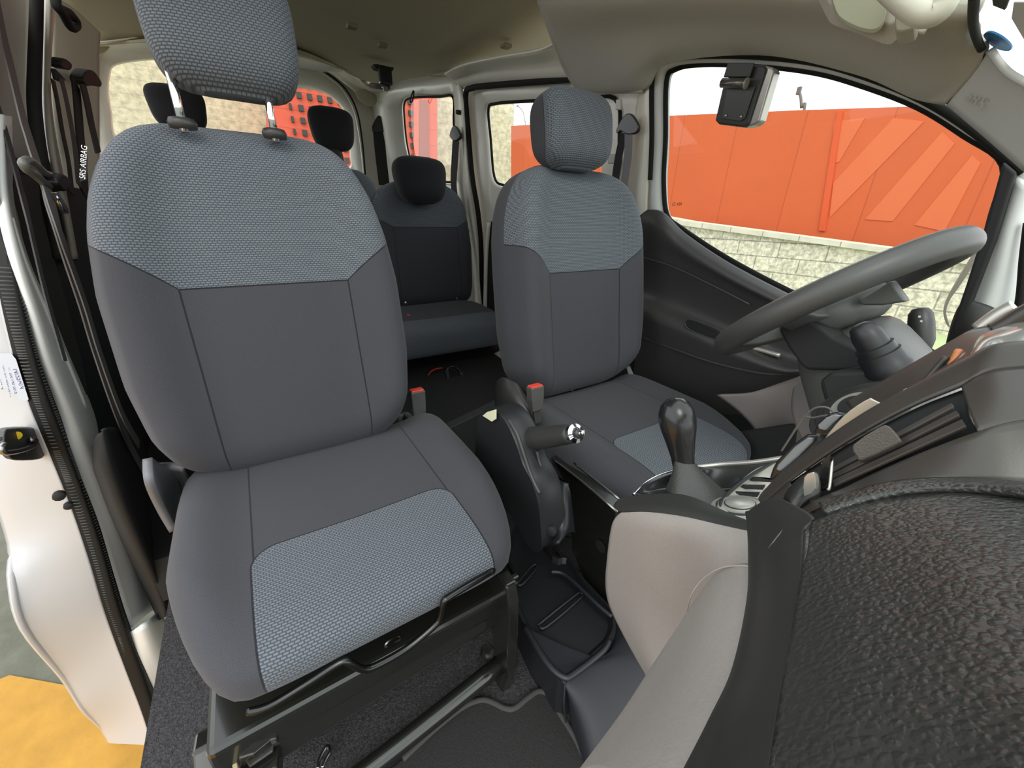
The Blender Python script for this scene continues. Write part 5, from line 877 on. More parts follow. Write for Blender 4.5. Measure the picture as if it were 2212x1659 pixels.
# footwell side under the dash, driver side kick trim
struct(surf('trim_kick_panel', [
    [(0.66,0.5305,0.4971),(0.66,0.4483,0.5351),(0.66,0.373,0.5934),(0.62,0.3055,0.6541),(0.6,0.2537,0.6753)],
    [(0.67,0.4617,0.4684),(0.66,0.3937,0.5078),(0.62,0.3273,0.5652),(0.6,0.2823,0.6002),(0.58,0.2321,0.6252)],
    [(0.67,0.4005,0.4254),(0.66,0.3461,0.4559),(0.6,0.2944,0.5125),(0.56,0.2512,0.5455),(0.54,0.2104,0.5714)],
    [(0.66,0.3817,0.3731),(0.64,0.3201,0.3941),(0.58,0.2644,0.4353),(0.54,0.2232,0.4747),(0.5,0.18,0.5152)]], BEIGE2, nu=5, nv=5, sol=.01))
struct(prism('floor_footwell', [(0.6,0.4613,0.4157),(0.6,0.2254,0.5801),(0.6,0.1653,0.3784),(0.6,0.3733,0.0549)], (.02, 0, 0), BLKD, bev=0))

# ================================================================== CENTRE CONSOLE
cc = empty('centre_console', (0, .15, .6), 'beige and black centre console pod carrying the gear lever below the dashboard', 'console')
surf('side_panel', [
    [(-0.098,0.2231,0.6459),(-0.1,0.1901,0.6708),(-0.102,0.1506,0.6958),(-0.104,0.1171,0.7122),(-0.106,0.0891,0.7262)],
    [(-0.095,0.234,0.6184),(-0.106,0.1829,0.6591),(-0.108,0.1439,0.6846),(-0.112,0.1108,0.7058),(-0.116,0.0806,0.7257)],
    [(-0.085,0.2411,0.5566),(-0.104,0.1818,0.614),(-0.106,0.1376,0.6499),(-0.12,0.1013,0.686),(-0.135,0.0701,0.7213)],
    [(-0.075,0.2443,0.4961),(-0.1,0.1796,0.5683),(-0.104,0.1343,0.6053),(-0.115,0.106,0.6404),(-0.15,0.0588,0.7067)],
    [(-0.07,0.2344,0.4587),(-0.095,0.1776,0.5176),(-0.1,0.1399,0.5401),(-0.11,0.1074,0.5718),(-0.15,0.0493,0.6707)],
    [(-0.065,0.1993,0.4224),(-0.09,0.1591,0.4711),(-0.098,0.1313,0.4917),(-0.105,0.1072,0.5097),(-0.15,0.0436,0.637)],
    [(-0.06,0.1671,0.3949),(-0.085,0.1402,0.4411),(-0.095,0.1213,0.4623),(-0.105,0.0953,0.4808),(-0.15,0.0331,0.597)]], BEIGE, cc, nu=7, nv=6, sol=.006)
prism('rear_face', [(.095, .20, .63), (.085, .22, .55), (.075, .16, .36), (-.06, .16, .36), (-.08, .215, .55), (-.092, .205, .63)], (0, -.03, 0), BLKD, cc, bev=.006)
top = [[(-0.099,0.2223,0.6464),(-0.101,0.1894,0.6712),(-0.103,0.15,0.6962),(-0.105,0.1166,0.7126),(-0.107,0.0887,0.7266)],
    [(-0.092,0.234,0.6446),(-0.095,0.1948,0.6743),(-0.097,0.1549,0.6996),(-0.098,0.1211,0.7139),(-0.1,0.0922,0.7264)],
    [(-0.085,0.2331,0.6516),(-0.082,0.2055,0.6747),(-0.078,0.1773,0.6925),(-0.075,0.1448,0.7082),(-0.085,0.1304,0.7134)]]
surf('console_top', [
    [(-0.099,0.2223,0.6464),(-0.101,0.1894,0.6712),(-0.103,0.15,0.6962),(-0.105,0.1166,0.7126),(-0.107,0.0857,0.7282)],
    [(-0.092,0.2389,0.639),(-0.094,0.1984,0.6725),(-0.096,0.1556,0.6998),(-0.098,0.1159,0.7179),(-0.1,0.0869,0.7329)],
    [(-0.082,0.2403,0.6439),(-0.08,0.2068,0.673),(-0.078,0.1676,0.6975),(-0.088,0.1285,0.713),(-0.1,0.0888,0.7268)]], DASH, cc, nu=8, nv=6, sol=.004)
surf('shift_gaiter_surround', [
    [(-0.078,0.2245,0.6612),(-0.055,0.2289,0.6642),(-0.02,0.2323,0.6614),(0.02,0.227,0.6582),(0.06,0.2189,0.6528),(0.08,0.185,0.6701),(0.09,0.1491,0.6969)],
    [(-0.077,0.2191,0.6633),(-0.053,0.2237,0.6635),(-0.02,0.2256,0.6615),(0.018,0.2192,0.6594),(0.057,0.2107,0.6538),(0.075,0.1794,0.6697),(0.085,0.1493,0.6907)],
    [(-0.076,0.2092,0.6684),(-0.05,0.2154,0.6598),(-0.02,0.2143,0.6551),(0.015,0.2087,0.6504),(0.04,0.1945,0.6554),(0.055,0.1713,0.6685),(0.06,0.1551,0.6794)],
    [(-0.076,0.1877,0.682),(-0.05,0.1924,0.669),(-0.02,0.1929,0.6574),(0,0.1874,0.6541),(0.02,0.182,0.6536),(0.03,0.1722,0.6602),(0.03,0.1593,0.674)]], GLOSS, cc, nu=6, nv=6, sol=.003)
tube('bright_ring', [(-0.078,0.2256,0.6598),(-0.06,0.2292,0.6626),(-0.035,0.2329,0.6612),(-0.005,0.2334,0.6579),(0.025,0.2295,0.6541)], .0026, CHROME, cc, n=6)
tube('surround_edge', [(0.045,0.2288,0.6508),(0.07,0.2073,0.6598),(0.082,0.1764,0.6772),(0.09,0.1483,0.6974)], .003, SILV, cc, n=5)
swp = surf('switch_panel', [
    [(0.085,0.1493,0.6907),(0.085,0.1372,0.694),(0.085,0.1253,0.6924)],
    [(0.05,0.1582,0.6903),(0.05,0.1383,0.6912),(0.05,0.1195,0.691)],
    [(0.015,0.1593,0.6851),(0.015,0.1342,0.6844),(0.015,0.1107,0.6818)],
    [(-0.03,0.1509,0.6917),(-0.03,0.1268,0.6902),(-0.03,0.1016,0.6924)],
    [(-0.065,0.142,0.7004),(-0.07,0.1213,0.7016),(-0.07,0.0976,0.7045)],
    [(-0.088,0.1296,0.7101),(-0.092,0.111,0.7123),(-0.095,0.0892,0.7191)]], pm('champagne switch panel', (.46, .44, .38), .3, .35), cc, nu=5, nv=5, sol=.004)
tube('panel_groove', [(-0.075,0.1355,0.7041),(-0.052,0.1445,0.6985),(-0.008,0.1534,0.6918),(0.03,0.1541,0.6939),(0.07,0.1542,0.6931)], .0018, BLKD, cc, n=5)
for (a, b) in (("1640,1027,.032 1668,1032,.034", 1), ("1616,1045,.010 1650,1049,.012", 1), ("1596,1062,-.012 1634,1068,-.012", 1)): pass
for P in ([(0.026,0.1527,0.6888),(0.026,0.1338,0.6984),(0.026,0.1341,0.6958),(0.022,0.1541,0.6863)], [(0.004,0.1518,0.6874),(0.006,0.1326,0.6987),(0.004,0.1328,0.6959),(0,0.1523,0.6857)], [(-0.016,0.1491,0.6883),(-0.014,0.1286,0.7004),(-0.014,0.1294,0.6964),(-0.02,0.1494,0.6868)]):
    prism('switch_gap', P, (0, 0, .003), BLKD, swp, bev=0)
for r, mm in ((.022, BLKD), (.0195, SILV), (.015, BLKD), (.0142, SILV)):
    pass
c0 = Vector((-0.052,0.1266,0.7003))
nn = Vector((0, .35, .94))
for i, (r, mm, h) in enumerate(((.025, SILV, .0), (.021, BLKS, .0012), (.019, SILV, .002), (.0135, BLKS, .003), (.0125, SILV, .0036))):
    lathe('round_socket', c0 + nn * (.003 + h), nn, [(r, -.004), (r, 0), (r * .9, .0006)], mm, swp, seg=32)
gl = empty('gear_lever', (0, .2, .64), 'gear lever with glossy black knob and leather boot on the console', 'gear lever')
kt, kb = Vector((0,0.2483,0.7515)), Vector((0,0.2235,0.6879))
lathe('gear_knob', kt, kb - kt, [(.0015, -.004), (.010, -.002), (.0165, .004), (.0205, .014), (.0215, .024), (.0200, .036), (.0165, .052), (.0135, .070), (.0125, .092), (.0120, (kb - kt).length), (.009, (kb - kt).length + .002)], GLOSS, gl, seg=32)
b0, b1 = kb, Vector((-0.02,0.1811,0.6577))
rings = []
for t in range(9):
    f = t / 8; c = b0.lerp(b1, f); r = .010 + .028 * f ** 1.3
    rings.append([c + Vector((r * 1.0 * math.cos(a) * (1 + .20 * f * math.cos(4 * a + .6)), r * .95 * math.sin(a) * (1 + .1 * f * math.cos(3 * a)), 0)) for a in [k * math.pi / 12 for k in range(24)]])
loops('leather_boot', rings, LEATH, gl, n=1, sub=1)

# ================================================================== DASHBOARD
da = empty('dashboard', (-.1, 0, .8), 'dark dashboard with grained airbag cover, beige lower roll and angled air vent', 'dashboard')
PE = [(-0.1978,0.0425,0.82),(-0.2072,0.0413,0.82),(-0.2389,0.0297,0.821),(-0.2757,0.0184,0.824),(-0.3041,0.0102,0.828),(-0.328,0.0029,0.832)]
surf('airbag_cover', [
    [(-0.1985,0.0422,0.82),(-0.236,0.031,0.8205),(-0.2757,0.0188,0.8235),(-0.3042,0.0105,0.8275),(-0.3277,0.0031,0.831)],
    [(-0.1866,0.0353,0.828),(-0.2367,0.0196,0.832),(-0.2753,0.009,0.836),(-0.3044,0.0018,0.839),(-0.3251,-0.0038,0.84)],
    [(-0.1784,0.0238,0.838),(-0.2357,0.0077,0.843),(-0.2723,-0.0006,0.846),(-0.2999,-0.0061,0.848),(-0.3195,-0.0106,0.848)],
    [(-0.1713,0.0094,0.848),(-0.2349,-0.003,0.853),(-0.2727,-0.0098,0.855),(-0.2978,-0.0137,0.856),(-0.3149,-0.0167,0.856)],
    [(-0.1744,-0.0069,0.857),(-0.2339,-0.0136,0.861),(-0.2686,-0.0176,0.862),(-0.2943,-0.0198,0.863),(-0.3118,-0.0215,0.863)],
    [(-0.1804,-0.0227,0.866),(-0.228,-0.0243,0.868),(-0.2623,-0.026,0.868),(-0.2877,-0.0267,0.868),(-0.306,-0.0272,0.868)]], PAD, da, nu=7, nv=6, sol=.003)
tube('cover_groove', PE[1:], .0014, PAD, da, n=6)
tube('cover_groove', [(-0.2095,0.0406,0.8195),(-0.197,0.0425,0.819),(-0.1884,0.0387,0.823),(-0.1824,0.0319,0.83),(-0.1764,0.0247,0.8365),(-0.1718,0.0162,0.843),(-0.1699,0.0049,0.85),(-0.1719,-0.0069,0.856),(-0.1804,-0.0227,0.866)], .0011, BLKD, da, n=5)
surf('upper_grained_edge', [
    [(-0.1841,0.0459,0.822),(-0.1733,0.0397,0.828),(-0.1673,0.0301,0.838),(-0.1606,0.0193,0.845),(-0.1572,0.0063,0.852),(-0.1626,-0.0048,0.859),(-0.1693,-0.0216,0.868)],
    [(-0.1933,0.0412,0.825),(-0.185,0.0352,0.832),(-0.1779,0.0265,0.84),(-0.1734,0.0171,0.847),(-0.1717,0.0059,0.854),(-0.1758,-0.0056,0.861),(-0.1831,-0.0213,0.87)],
    [(-0.188,0.0387,0.8225),(-0.1823,0.0321,0.8295),(-0.176,0.0248,0.836),(-0.1707,0.0163,0.8425),(-0.1687,0.0049,0.8495),(-0.1707,-0.007,0.8555),(-0.1778,-0.023,0.865)]], PAD, da, nu=6, nv=4, sol=.002)
surf('facia_edge', [
    [(-0.1614,0.0673,0.8),(-0.192,0.0438,0.8185),(-0.2066,0.0414,0.819),(-0.2376,0.0299,0.82),(-0.2747,0.0185,0.823),(-0.3034,0.0103,0.827),(-0.3274,0.0029,0.831)],
    [(-0.1537,0.0771,0.788),(-0.1941,0.0522,0.807),(-0.211,0.047,0.808),(-0.2363,0.0364,0.81),(-0.2755,0.023,0.813),(-0.3023,0.016,0.816),(-0.3265,0.0092,0.819)],
    [(-0.1488,0.0851,0.772),(-0.1755,0.0683,0.785),(-0.1976,0.058,0.788),(-0.2218,0.0462,0.791),(-0.2674,0.0291,0.795),(-0.295,0.0224,0.797),(-0.3212,0.0162,0.8)],
    [(-0.1415,0.0889,0.765),(-0.1657,0.0763,0.77),(-0.1879,0.0649,0.773),(-0.2201,0.0494,0.777),(-0.2614,0.0341,0.78),(-0.2898,0.0278,0.782),(-0.3164,0.0229,0.784)],
    [(-0.1107,0.0904,0.74),(-0.1226,0.0811,0.74),(-0.1475,0.0673,0.74),(-0.1778,0.0539,0.74),(-0.222,0.0379,0.74),(-0.2572,0.0304,0.742),(-0.2901,0.0244,0.744)]], DASH, da, nu=8, nv=5, sol=.003)
surf('lower_roll', [
    [(-0.1877,0.0595,0.77),(-0.211,0.0484,0.772),(-0.2489,0.0342,0.772),(-0.2808,0.0276,0.774),(-0.3098,0.0223,0.776)],
    [(-0.1885,0.0677,0.762),(-0.216,0.0557,0.764),(-0.2522,0.0421,0.764),(-0.2821,0.0353,0.764),(-0.3133,0.0306,0.766)],
    [(-0.1781,0.079,0.742),(-0.2102,0.0687,0.742),(-0.2469,0.0548,0.742),(-0.2799,0.0468,0.742),(-0.3147,0.0417,0.744)],
    [(-0.1563,0.0897,0.715),(-0.1863,0.085,0.705),(-0.227,0.0728,0.7),(-0.2666,0.0645,0.7),(-0.306,0.0588,0.704)],
    [(-0.1352,0.0971,0.69),(-0.161,0.0975,0.66),(-0.1989,0.0947,0.64),(-0.2434,0.0856,0.64),(-0.2974,0.0745,0.65)],
    [(-0.0998,0.0877,0.65),(-0.1022,0.0908,0.6),(-0.1453,0.0857,0.58),(-0.1942,0.0773,0.58),(-0.2433,0.0652,0.59)]], BEIGE, da, nu=8, nv=7, sol=.004)
tube('roll_seam', [(-0.164,0.0997,0.664),(-0.1774,0.0946,0.7),(-0.1793,0.0901,0.722),(-0.1857,0.0791,0.748),(-0.1918,0.0668,0.7655),(-0.1936,0.0606,0.771)], .0005, pm('pale seam', (.42, .38, .35), .5), da, n=5)
tube('facia_scratch', [(-0.1916,0.0526,0.8085),(-0.2053,0.0522,0.8035),(-0.2062,0.054,0.7915)], .0005, pm('scuff', (.14, .13, .13), .6), da, n=3)
RA = [(-0.085,0.1025,0.7508),(-0.085,0.0926,0.7779),(-0.085,0.0788,0.8048),(-0.085,0.0618,0.836),(-0.085,0.044,0.8634),(-0.085,0.0316,0.8823),(-0.085,0.0249,0.8921),(-0.085,0.0036,0.9017)]
RB = [(-0.104,0.0976,0.7548),(-0.102,0.0896,0.7831),(-0.1,0.0758,0.8142),(-0.1,0.06,0.8451),(-0.1,0.0432,0.8715),(-0.1,0.0307,0.8899),(-0.1,0.0234,0.8985),(-0.1,0.0041,0.9059)]
RC = [(-0.114,0.091,0.7587),(-0.112,0.0811,0.7851),(-0.112,0.0674,0.8145),(-0.112,0.0529,0.8413),(-0.112,0.0394,0.8624),(-0.112,0.0273,0.8778),(-0.11,0.02,0.8883),(-0.108,-0.0008,0.897)]
RD = [(-0.143,0.0744,0.7727),(-0.146,0.0604,0.7948),(-0.145,0.048,0.813),(-0.145,0.0359,0.8336),(-0.144,0.0244,0.8517),(-0.142,0.0135,0.867),(-0.136,0.0051,0.8748),(-0.13,-0.0087,0.8818)]
RE = [(-0.16,0.0655,0.7814),(-0.16,0.0514,0.8055),(-0.16,0.0417,0.8196),(-0.16,0.0308,0.8336),(-0.158,0.0193,0.843),(-0.155,0.0061,0.8503),(-0.15,-0.0057,0.8536),(-0.14,-0.0197,0.8556)]
surf('housing_upper', [RA, RB, RC], HOUS, da, nu=7, nv=5, sol=.0015)
surf('housing_lower', [RD, RE], HOUS, da, nu=7, nv=5, sol=.0015)
surf('housing_end', [RC[5:], mixl(RC, RD, .5, -.001)[5:], RD[5:]], HOUS, da, nu=7, nv=4, sol=.0015)
surf('housing_end', [RC[:2], RD[:2]], HOUS, da, nu=7, nv=4, sol=.0015)
# air vent
vt = surf('vent_recess', [
    [(-0.1135,0.0845,0.7835),(-0.1135,0.0654,0.8224),(-0.1135,0.0532,0.8437),(-0.1135,0.0398,0.8648),(-0.1135,0.0269,0.8807)],
    [(-0.125,0.0634,0.7999),(-0.122,0.0568,0.8133),(-0.122,0.0453,0.8344),(-0.122,0.0326,0.854),(-0.122,0.0215,0.8689)],
    [(-0.146,0.0592,0.7922),(-0.1455,0.0464,0.8118),(-0.1455,0.0352,0.8319),(-0.1445,0.0237,0.8502),(-0.143,0.0116,0.8668)]], BLKD, da, nu=5, nv=4, sol=.002)
vt.location += Vector((.006, -.002, -.004))
def slat(A, B, C_, D_): 
    s_ = prism('vent_slat', [A, B, C_, D_], (-.001, .0006, .002), pm('slat', (.055, .047, .042), .4) if 'slat' not in bpy.data.materials else bpy.data.materials['slat'], vt, bev=.0006)
for (a, b, c, d) in (("1795,1022,-.122 1850,985,-.119", "1940,930,-.119 2058,872,-.118", 9, 0), ("1797,1034,-.127 1860,1000,-.125", "1950,952,-.125 2068,890,-.124", 9, 0), ("1799,1050,-.134 1868,1018,-.132", "1962,972,-.132 2080,908,-.131", 9, 0)): pass
def slatx(P): return slat(*P)
slatx([(-0.121,0.0602,0.8105),(-0.119,0.0267,0.8689),(-0.121,0.0249,0.8677),(-0.123,0.0585,0.8089)])
slatx([(-0.125,0.0578,0.809),(-0.124,0.0236,0.8672),(-0.127,0.0215,0.8664),(-0.128,0.0559,0.8079)])
slatx([(-0.13,0.0553,0.8081),(-0.129,0.0202,0.8654),(-0.133,0.0175,0.864),(-0.135,0.0529,0.8077)])
prism('vent_thumb_wheel', [(-0.1285,0.0524,0.8333),(-0.1285,0.0451,0.8484),(-0.1285,0.0426,0.8508),(-0.1285,0.0396,0.8494),(-0.1285,0.0352,0.8455),(-0.1285,0.0356,0.843),(-0.1285,0.0461,0.8269),(-0.1285,0.0486,0.8279)], (-.0045, .001, .003), pm('thumb tab', (.10, .088, .08), .35, bump=(1500, .8, .0006)), vt, bev=.0015, n=2)
prism('vent_end_bracket', [(-0.132,0.062,0.8188),(-0.132,0.0601,0.8245),(-0.132,0.0591,0.8237),(-0.132,0.0548,0.8065),(-0.132,0.0555,0.8033),(-0.132,0.058,0.8002),(-0.132,0.0593,0.8029)], (-.003, .001, .002), GLOSS, vt, bev=.0006)
tube('bracket_edge', [(-0.131,0.0633,0.817),(-0.131,0.0608,0.8224),(-0.133,0.0587,0.8211),(-0.14,0.0541,0.8102),(-0.142,0.0539,0.8085)], .0008, SILV, vt, n=4)
prism('vent_roller', [(-0.142,0.0645,0.8096),(-0.142,0.0622,0.8144),(-0.142,0.0604,0.8149),(-0.142,0.0574,0.8061),(-0.142,0.0596,0.7985),(-0.142,0.0614,0.7979)], (-.004, .001, .002), SILV, vt, bev=.0015, n=2)
loops('roller_pocket', [[(-0.142,0.0722,0.7955),(-0.13,0.0712,0.8022),(-0.13,0.0643,0.8099),(-0.146,0.056,0.8081),(-0.152,0.0582,0.8017),(-0.156,0.0617,0.7913),(-0.155,0.0647,0.7893),(-0.15,0.0697,0.7917)],
    [(-0.138,0.0704,0.7944),(-0.128,0.0697,0.7987),(-0.128,0.0653,0.8044),(-0.14,0.0596,0.8045),(-0.146,0.0609,0.8),(-0.15,0.063,0.794),(-0.149,0.065,0.7921),(-0.145,0.0685,0.7928)]], BLKS, da, n=5, cap=True)
# storage recess with odds and ends, beyond the vent
surf('driver_side_housing', [
    [(0.02,0.0983,0.8068),(0.02,0.0829,0.8302),(0.02,0.0658,0.8567),(0.02,0.054,0.8746),(0.02,0.0478,0.8837),(0.02,0.0407,0.889)],
    [(0.01,0.0933,0.8069),(0.01,0.0785,0.8299),(0.01,0.0631,0.8555),(0.01,0.052,0.8742),(0.01,0.0458,0.8828),(0.01,0.0388,0.8875)],
    [(-0.04,0.0755,0.8174),(-0.04,0.063,0.8379),(-0.04,0.0508,0.8598),(-0.04,0.042,0.8754),(-0.04,0.0366,0.8859),(-0.04,0.0314,0.8901)],
    [(-0.075,0.0756,0.8102),(-0.075,0.0599,0.8358),(-0.075,0.046,0.8592),(-0.075,0.0362,0.8745),(-0.075,0.0302,0.8837),(-0.075,0.026,0.8889)]], HOUS, da, nu=5, nv=4, sol=.003)
surf('instrument_hood', [
    [(-0.09,0.0294,0.8813),(-0.05,0.0352,0.8878),(-0.02,0.0362,0.8899),(0,0.0262,0.8963),(0,0.0072,0.9006)],
    [(-0.093,0.0292,0.8794),(-0.07,0.0314,0.89),(-0.05,0.0278,0.8939),(-0.04,0.0196,0.8986),(-0.04,0.0052,0.9021)],
    [(-0.096,0.0279,0.8791),(-0.09,0.0251,0.8853),(-0.085,0.0208,0.8896),(-0.08,0.0136,0.8934),(-0.08,0.001,0.8971)],
    [(-0.105,0.0251,0.8781),(-0.103,0.0208,0.883),(-0.1,0.0163,0.8864),(-0.1,0.009,0.8901),(-0.1,-0.0015,0.8936)]], pm('glossy hood', (.20, .195, .18), .16, coat=.5), da, nu=6, nv=6, sol=.003)
for P in ("2110,722,.0 2135,700,.0 2160,690,.0 2212,688,.0", "2120,716,.03 2150,680,.03 2190,660,.03 2240,655,.03", "2160,712,.01 2190,690,.01 2240,676,.01 2300,670,.01"): pass
tube('hood_fin', [(0.04,0.0466,0.8828),(0.04,0.0424,0.8919),(0.04,0.0388,0.8979),(0.04,0.0361,0.901)], .006, SILV, da, n=4)
tube('hood_fin', [(0.02,0.0377,0.8862),(0.02,0.0335,0.8923),(0.02,0.0295,0.8993),(0.02,0.0247,0.9063)], .006, HOUS, da, n=4)
# silver leaf and screens of the audio unit
au = empty('audio_unit', (-0.02,0.1002,0.7804), 'audio unit with pale glass display strip and silver side leaf beside the air vent', 'audio unit')
prism('silver_leaf', [(-0.085,0.079,0.8054),(-0.085,0.0771,0.8181),(-0.085,0.0733,0.8324),(-0.085,0.0687,0.8427),(-0.085,0.0641,0.8499),(-0.085,0.0627,0.8498),(-0.085,0.0539,0.8464),(-0.085,0.0591,0.8349),(-0.085,0.0675,0.8218),(-0.085,0.0749,0.8107)], (.006, 0, -.002), SILV, au, bev=.0015, n=2)
prism('display_glass', [(-0.078,0.1018,0.7701),(-0.078,0.1016,0.7746),(-0.078,0.0952,0.7948),(-0.078,0.0896,0.8058),(-0.078,0.0863,0.8071),(-0.078,0.0864,0.8031),(-0.078,0.0918,0.7872),(-0.078,0.0969,0.7748),(-0.078,0.099,0.7701)], (.008, 0, -.002), SCREEN, au, bev=.0008)
prism('display_bezel', [(-0.074,0.1057,0.7672),(-0.074,0.1049,0.7748),(-0.074,0.098,0.7941),(-0.074,0.0919,0.8062),(-0.074,0.0847,0.8106),(-0.074,0.0837,0.8049),(-0.074,0.0909,0.7847),(-0.074,0.0971,0.7689),(-0.074,0.1002,0.7625),(-0.074,0.104,0.7555),(-0.074,0.1057,0.759)], (.02, 0, -.006), GLOSS, au, bev=.002)
prism('display_glass', [(-0.04,0.0966,0.8022),(-0.04,0.0933,0.8105),(-0.04,0.089,0.8153),(-0.04,0.0845,0.8161),(-0.04,0.0883,0.8062),(-0.04,0.0908,0.8),(-0.04,0.0952,0.7995)], (.008, 0, -.002), SCREEN, au, bev=.0008)
prism('display_bezel', [(-0.03,0.1007,0.79),(-0.03,0.0994,0.8007),(-0.03,0.0951,0.8107),(-0.03,0.0895,0.8153),(-0.03,0.0838,0.8146),(-0.03,0.0888,0.8002),(-0.03,0.0914,0.7924),(-0.03,0.0944,0.7856)], (.02, 0, -.006), GLOSS, au, bev=.002)
tag(tube('thin_cable', [(0,0.1271,0.7477),(0,0.1242,0.7627),(0,0.1215,0.7771),(0,0.1187,0.7891),(0,0.1136,0.7998),(0,0.1059,0.804),(0,0.1001,0.802),(0,0.0956,0.8004)], .0009, pm('cable', (.10, .09, .08), .5), n=6), 'thin dark cable looping over the audio unit display', 'cable')
tag(tube('thin_cable', [(0.01,0.1229,0.7854),(0.01,0.1156,0.7868),(0.01,0.1086,0.7919),(0.01,0.1019,0.7959)], .0008, bpy.data.materials['cable'], n=6), 'short thin cable end crossing the longer loop near the display', 'cable')
tag(prism('plastic_card', [(-0.06,0.0572,0.8407),(-0.06,0.055,0.8523),(-0.06,0.0538,0.8541),(-0.06,0.0495,0.8532),(-0.06,0.051,0.8467),(-0.06,0.0548,0.8404)], (-.002, 0, .002), SILV, bev=.0005), 'silver card standing in the dashboard storage slot', 'card')
tag(prism('folded_note', [(-0.062,0.0473,0.8519),(-0.062,0.046,0.86),(-0.062,0.0442,0.8595),(-0.062,0.0425,0.857),(-0.062,0.0444,0.8537)], (-.002, 0, .002), pm('clear note', (.4, .38, .34), .2), bev=.0005), 'small pale folded note beside the silver card', 'note')
tag(tube('orange_pen', [(-0.066,0.0389,0.8683),(-0.05,0.0411,0.8729),(-0.04,0.0423,0.8805)], .0022, pm('orange pen', (.55, .17, .05), .35), n=3), 'thin orange pen at the end of the dashboard storage slot', 'pen')
tag(tube('black_pen', [(-0.066,0.0491,0.8508),(-0.05,0.0479,0.8644),(-0.045,0.0454,0.8767)], .0018, BLKS, n=3), 'thin black pen leaning in the dashboard storage slot', 'pen')
tag(tube('clear_pen', [(-0.072,0.0355,0.8696),(-0.06,0.0371,0.8745),(-0.05,0.0374,0.8806)], .0022, pm('pen clear', (.30, .27, .25), .15), n=3), 'grey pen beside the orange one in the storage slot', 'pen')
struct(surf('trim_slot_floor', [[(-0.05,0.0804,0.7959),(-0.05,0.0623,0.8281),(-0.05,0.0471,0.8551),(-0.05,0.0316,0.8759)], [(0,0.0857,0.8084),(0,0.0717,0.8308),(0,0.0581,0.8546),(0,0.0411,0.8803)]], BLKD, sol=.003))
# driver side lower dash
surf('lower_driver_panel', [
    [(0.5,0.2999,0.6377),(0.48,0.2677,0.6818),(0.45,0.2169,0.7204),(0.42,0.1625,0.7556)],
    [(0.46,0.2795,0.6138),(0.44,0.2463,0.6619),(0.42,0.1989,0.6938),(0.4,0.1427,0.7275)],
    [(0.42,0.2495,0.5974),(0.4,0.2229,0.6347),(0.36,0.1757,0.6836),(0.34,0.126,0.7247)],
    [(0.38,0.2116,0.5844),(0.34,0.1812,0.6181),(0.3,0.1418,0.6754),(0.28,0.1082,0.7189)]], BEIGE2, da, nu=5, nv=5, sol=.006)
prism('column_lower_shroud', [(0.22,0.1848,0.7556),(0.22,0.1735,0.7742),(0.22,0.1365,0.7897),(0.22,0.1049,0.7796),(0.22,0.1138,0.7453),(0.22,0.1258,0.7236),(0.22,0.1534,0.7144),(0.22,0.1617,0.7135)], (.10, -.02, 0), BLKD, da, bev=.012)
for r, mm, o_ in ((.050, BLKS, 0), (.042, DASH, .004), (.032, BLKS, .008), (.024, SILV, .01), (.014, BLKD, .014)):
    lathe('ignition_ring', Vector((0.16,0.1199,0.7518)) + Vector((-.004, .004, .006)) * (o_ * 100), (-.45, .45, .6), [(r, -.004), (r, 0), (r * .92, .002)], mm, da, seg=32)

# ================================================================== STEERING
swc = Vector((.372, .252, .836)); A = math.radians(50); nv_ = Vector((0, math.cos(A), math.sin(A))); bv = nv_.cross(Vector((1, 0, 0)))
sg = empty('steering_wheel', swc, 'black steering wheel seen from the side in front of the driver\'s window', 'steering wheel')
def wp(a, r, h=0): return swc + (Vector((1, 0, 0)) * math.cos(a) + bv * math.sin(a)) * r + nv_ * h
tube('rim', [wp(2 * math.pi * k / 24, .156) for k in range(24)], .0185, STEER, sg, n=4, seg=22, closed=True)
HUBM = pm('hub grey', (.075, .078, .072), .42, bump=(900, .3, .0004))
loops('airbag_hub', [[wp(a, r * (1 + .12 * math.cos(2 * a)), h) for a in [k * math.pi / 12 for k in range(24)]] for r, h in ((.066, -.055), (.080, -.03), (.082, -.008), (.070, .008), (.04, .014), (.005, .016))], HUBM, sg, n=1, cap=True, sub=1)
for a in (math.radians(0), math.radians(180), math.radians(60), math.radians(120)):
    side = (Vector((1, 0, 0)) * -math.sin(a) + bv * math.cos(a))
    loops('spoke', [[wp(a, r) + side * (w * x) + nv_ * (h0 + t * y) for x, y in ((-1, -1), (1, -1), (1, 1), (-1, 1))] for r, w, h0, t in ((.05, .028, -.02, .014), (.11, .022, -.014, .010), (.154, .018, 0, .008))], HUBM, sg, n=1, cap=True, bev=.004)
sc = empty('steering_column', (.36, .15, .72), 'dark steering column shroud behind the wheel with two stalks', 'steering column')
def cpnt(h, x, y): return swc - nv_ * h + Vector((x, 0, 0)) + bv * -y
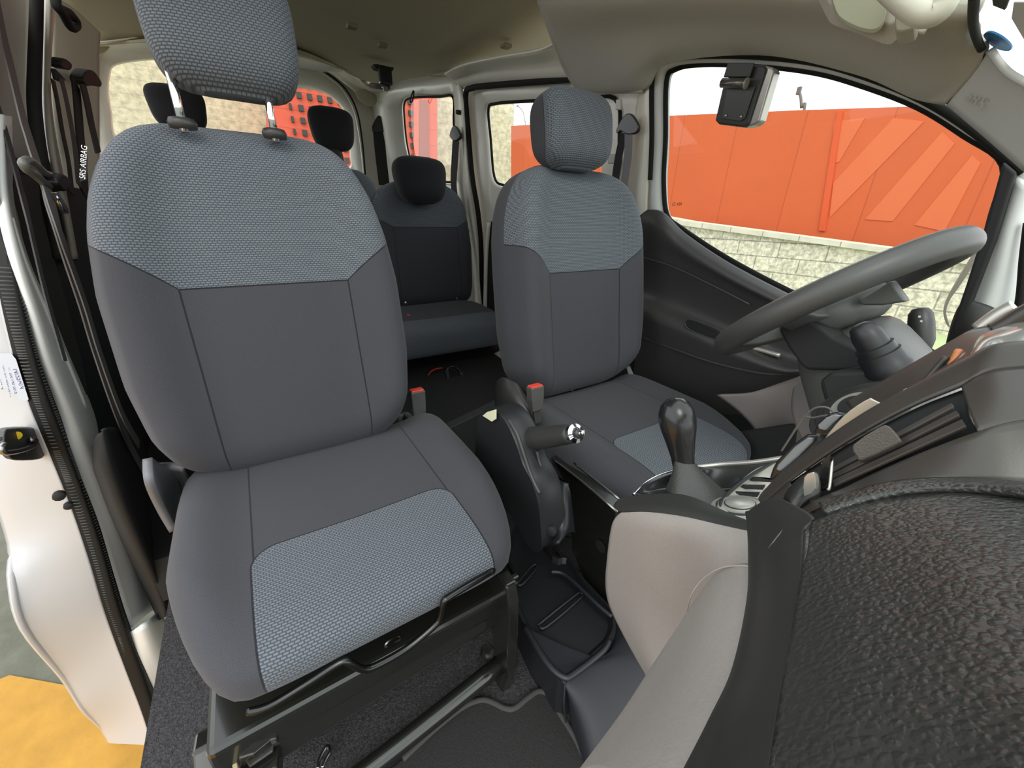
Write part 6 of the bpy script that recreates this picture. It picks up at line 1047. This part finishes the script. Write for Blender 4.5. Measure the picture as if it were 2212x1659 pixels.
loops('column_shroud', [[cpnt(h, .0 + wx * math.copysign(abs(math.cos(a)) ** .6, math.cos(a)), wy * math.copysign(abs(math.sin(a)) ** .6, math.sin(a))) for a in [k * math.pi / 12 for k in range(24)]] for h, wx, wy in ((.045, .055, .045), (.06, .075, .06), (.10, .085, .068), (.15, .09, .075), (.20, .10, .085), (.26, .11, .09))], HUBM, sc, n=1, cap=True, sub=1)
s0, s1 = Vector((0.235,0.1231,0.7907)), Vector((0.225,0.1503,0.8239))
lathe('wiper_stalk', s0, s1 - s0, [(.0, -.004), (.024, -.003), (.025, .003), (.0225, .009), (.022, .022), (.0195, .023), (.0195, .032), (.0165, .033), (.0160, .048), (.0125, .060), (.007, .064), (.001, .065)], BLK, sc, seg=28)
prism('lower_wheel_cover', [(0.27,0.2677,0.7976),(0.27,0.2599,0.8126),(0.27,0.2303,0.8219),(0.27,0.1983,0.8065),(0.27,0.1625,0.7964),(0.27,0.1524,0.7798),(0.27,0.1604,0.7691),(0.27,0.2061,0.7538),(0.27,0.2248,0.755)], (.08, 0, 0), BLKD, sc, bev=.008, n=2)
prism('shroud_notch', [(0.3,0.1945,0.8538),(0.3,0.1682,0.8862),(0.3,0.1456,0.8625),(0.3,0.1676,0.8537),(0.3,0.1881,0.8499)], (.02, 0, 0), HUBM, sc, bev=.003)
l0, l1 = Vector((0.52,0.1458,0.7581)), Vector((0.53,0.1711,0.8192))
lathe('light_stalk', l0, l1 - l0, [(.008, 0), (.012, .01), (.0155, .02), (.0165, .05), (.015, .066), (.010, .074), (.001, .076)], BLKS, sc, seg=20)
for i, (u, v) in enumerate(((1986, 684), (1990, 694), (1985, 702), (1992, 708), (1984, 716), (1993, 722))):
    box('stalk_marking', Vector(pt_) if False else [((0.512,0.167,0.8157)), ((0.512,0.1626,0.8089)), ((0.512,0.1634,0.8025)), ((0.512,0.1583,0.799)), ((0.512,0.1607,0.7922)), ((0.512,0.1545,0.789))][i], (.0005, .003, .003), WINK, sc, bev=0)

# ================================================================== daylight portals
portal('portal_windscreen', (0, -.05, 1.22), (0, .35, -1), 1.4, 1.3)
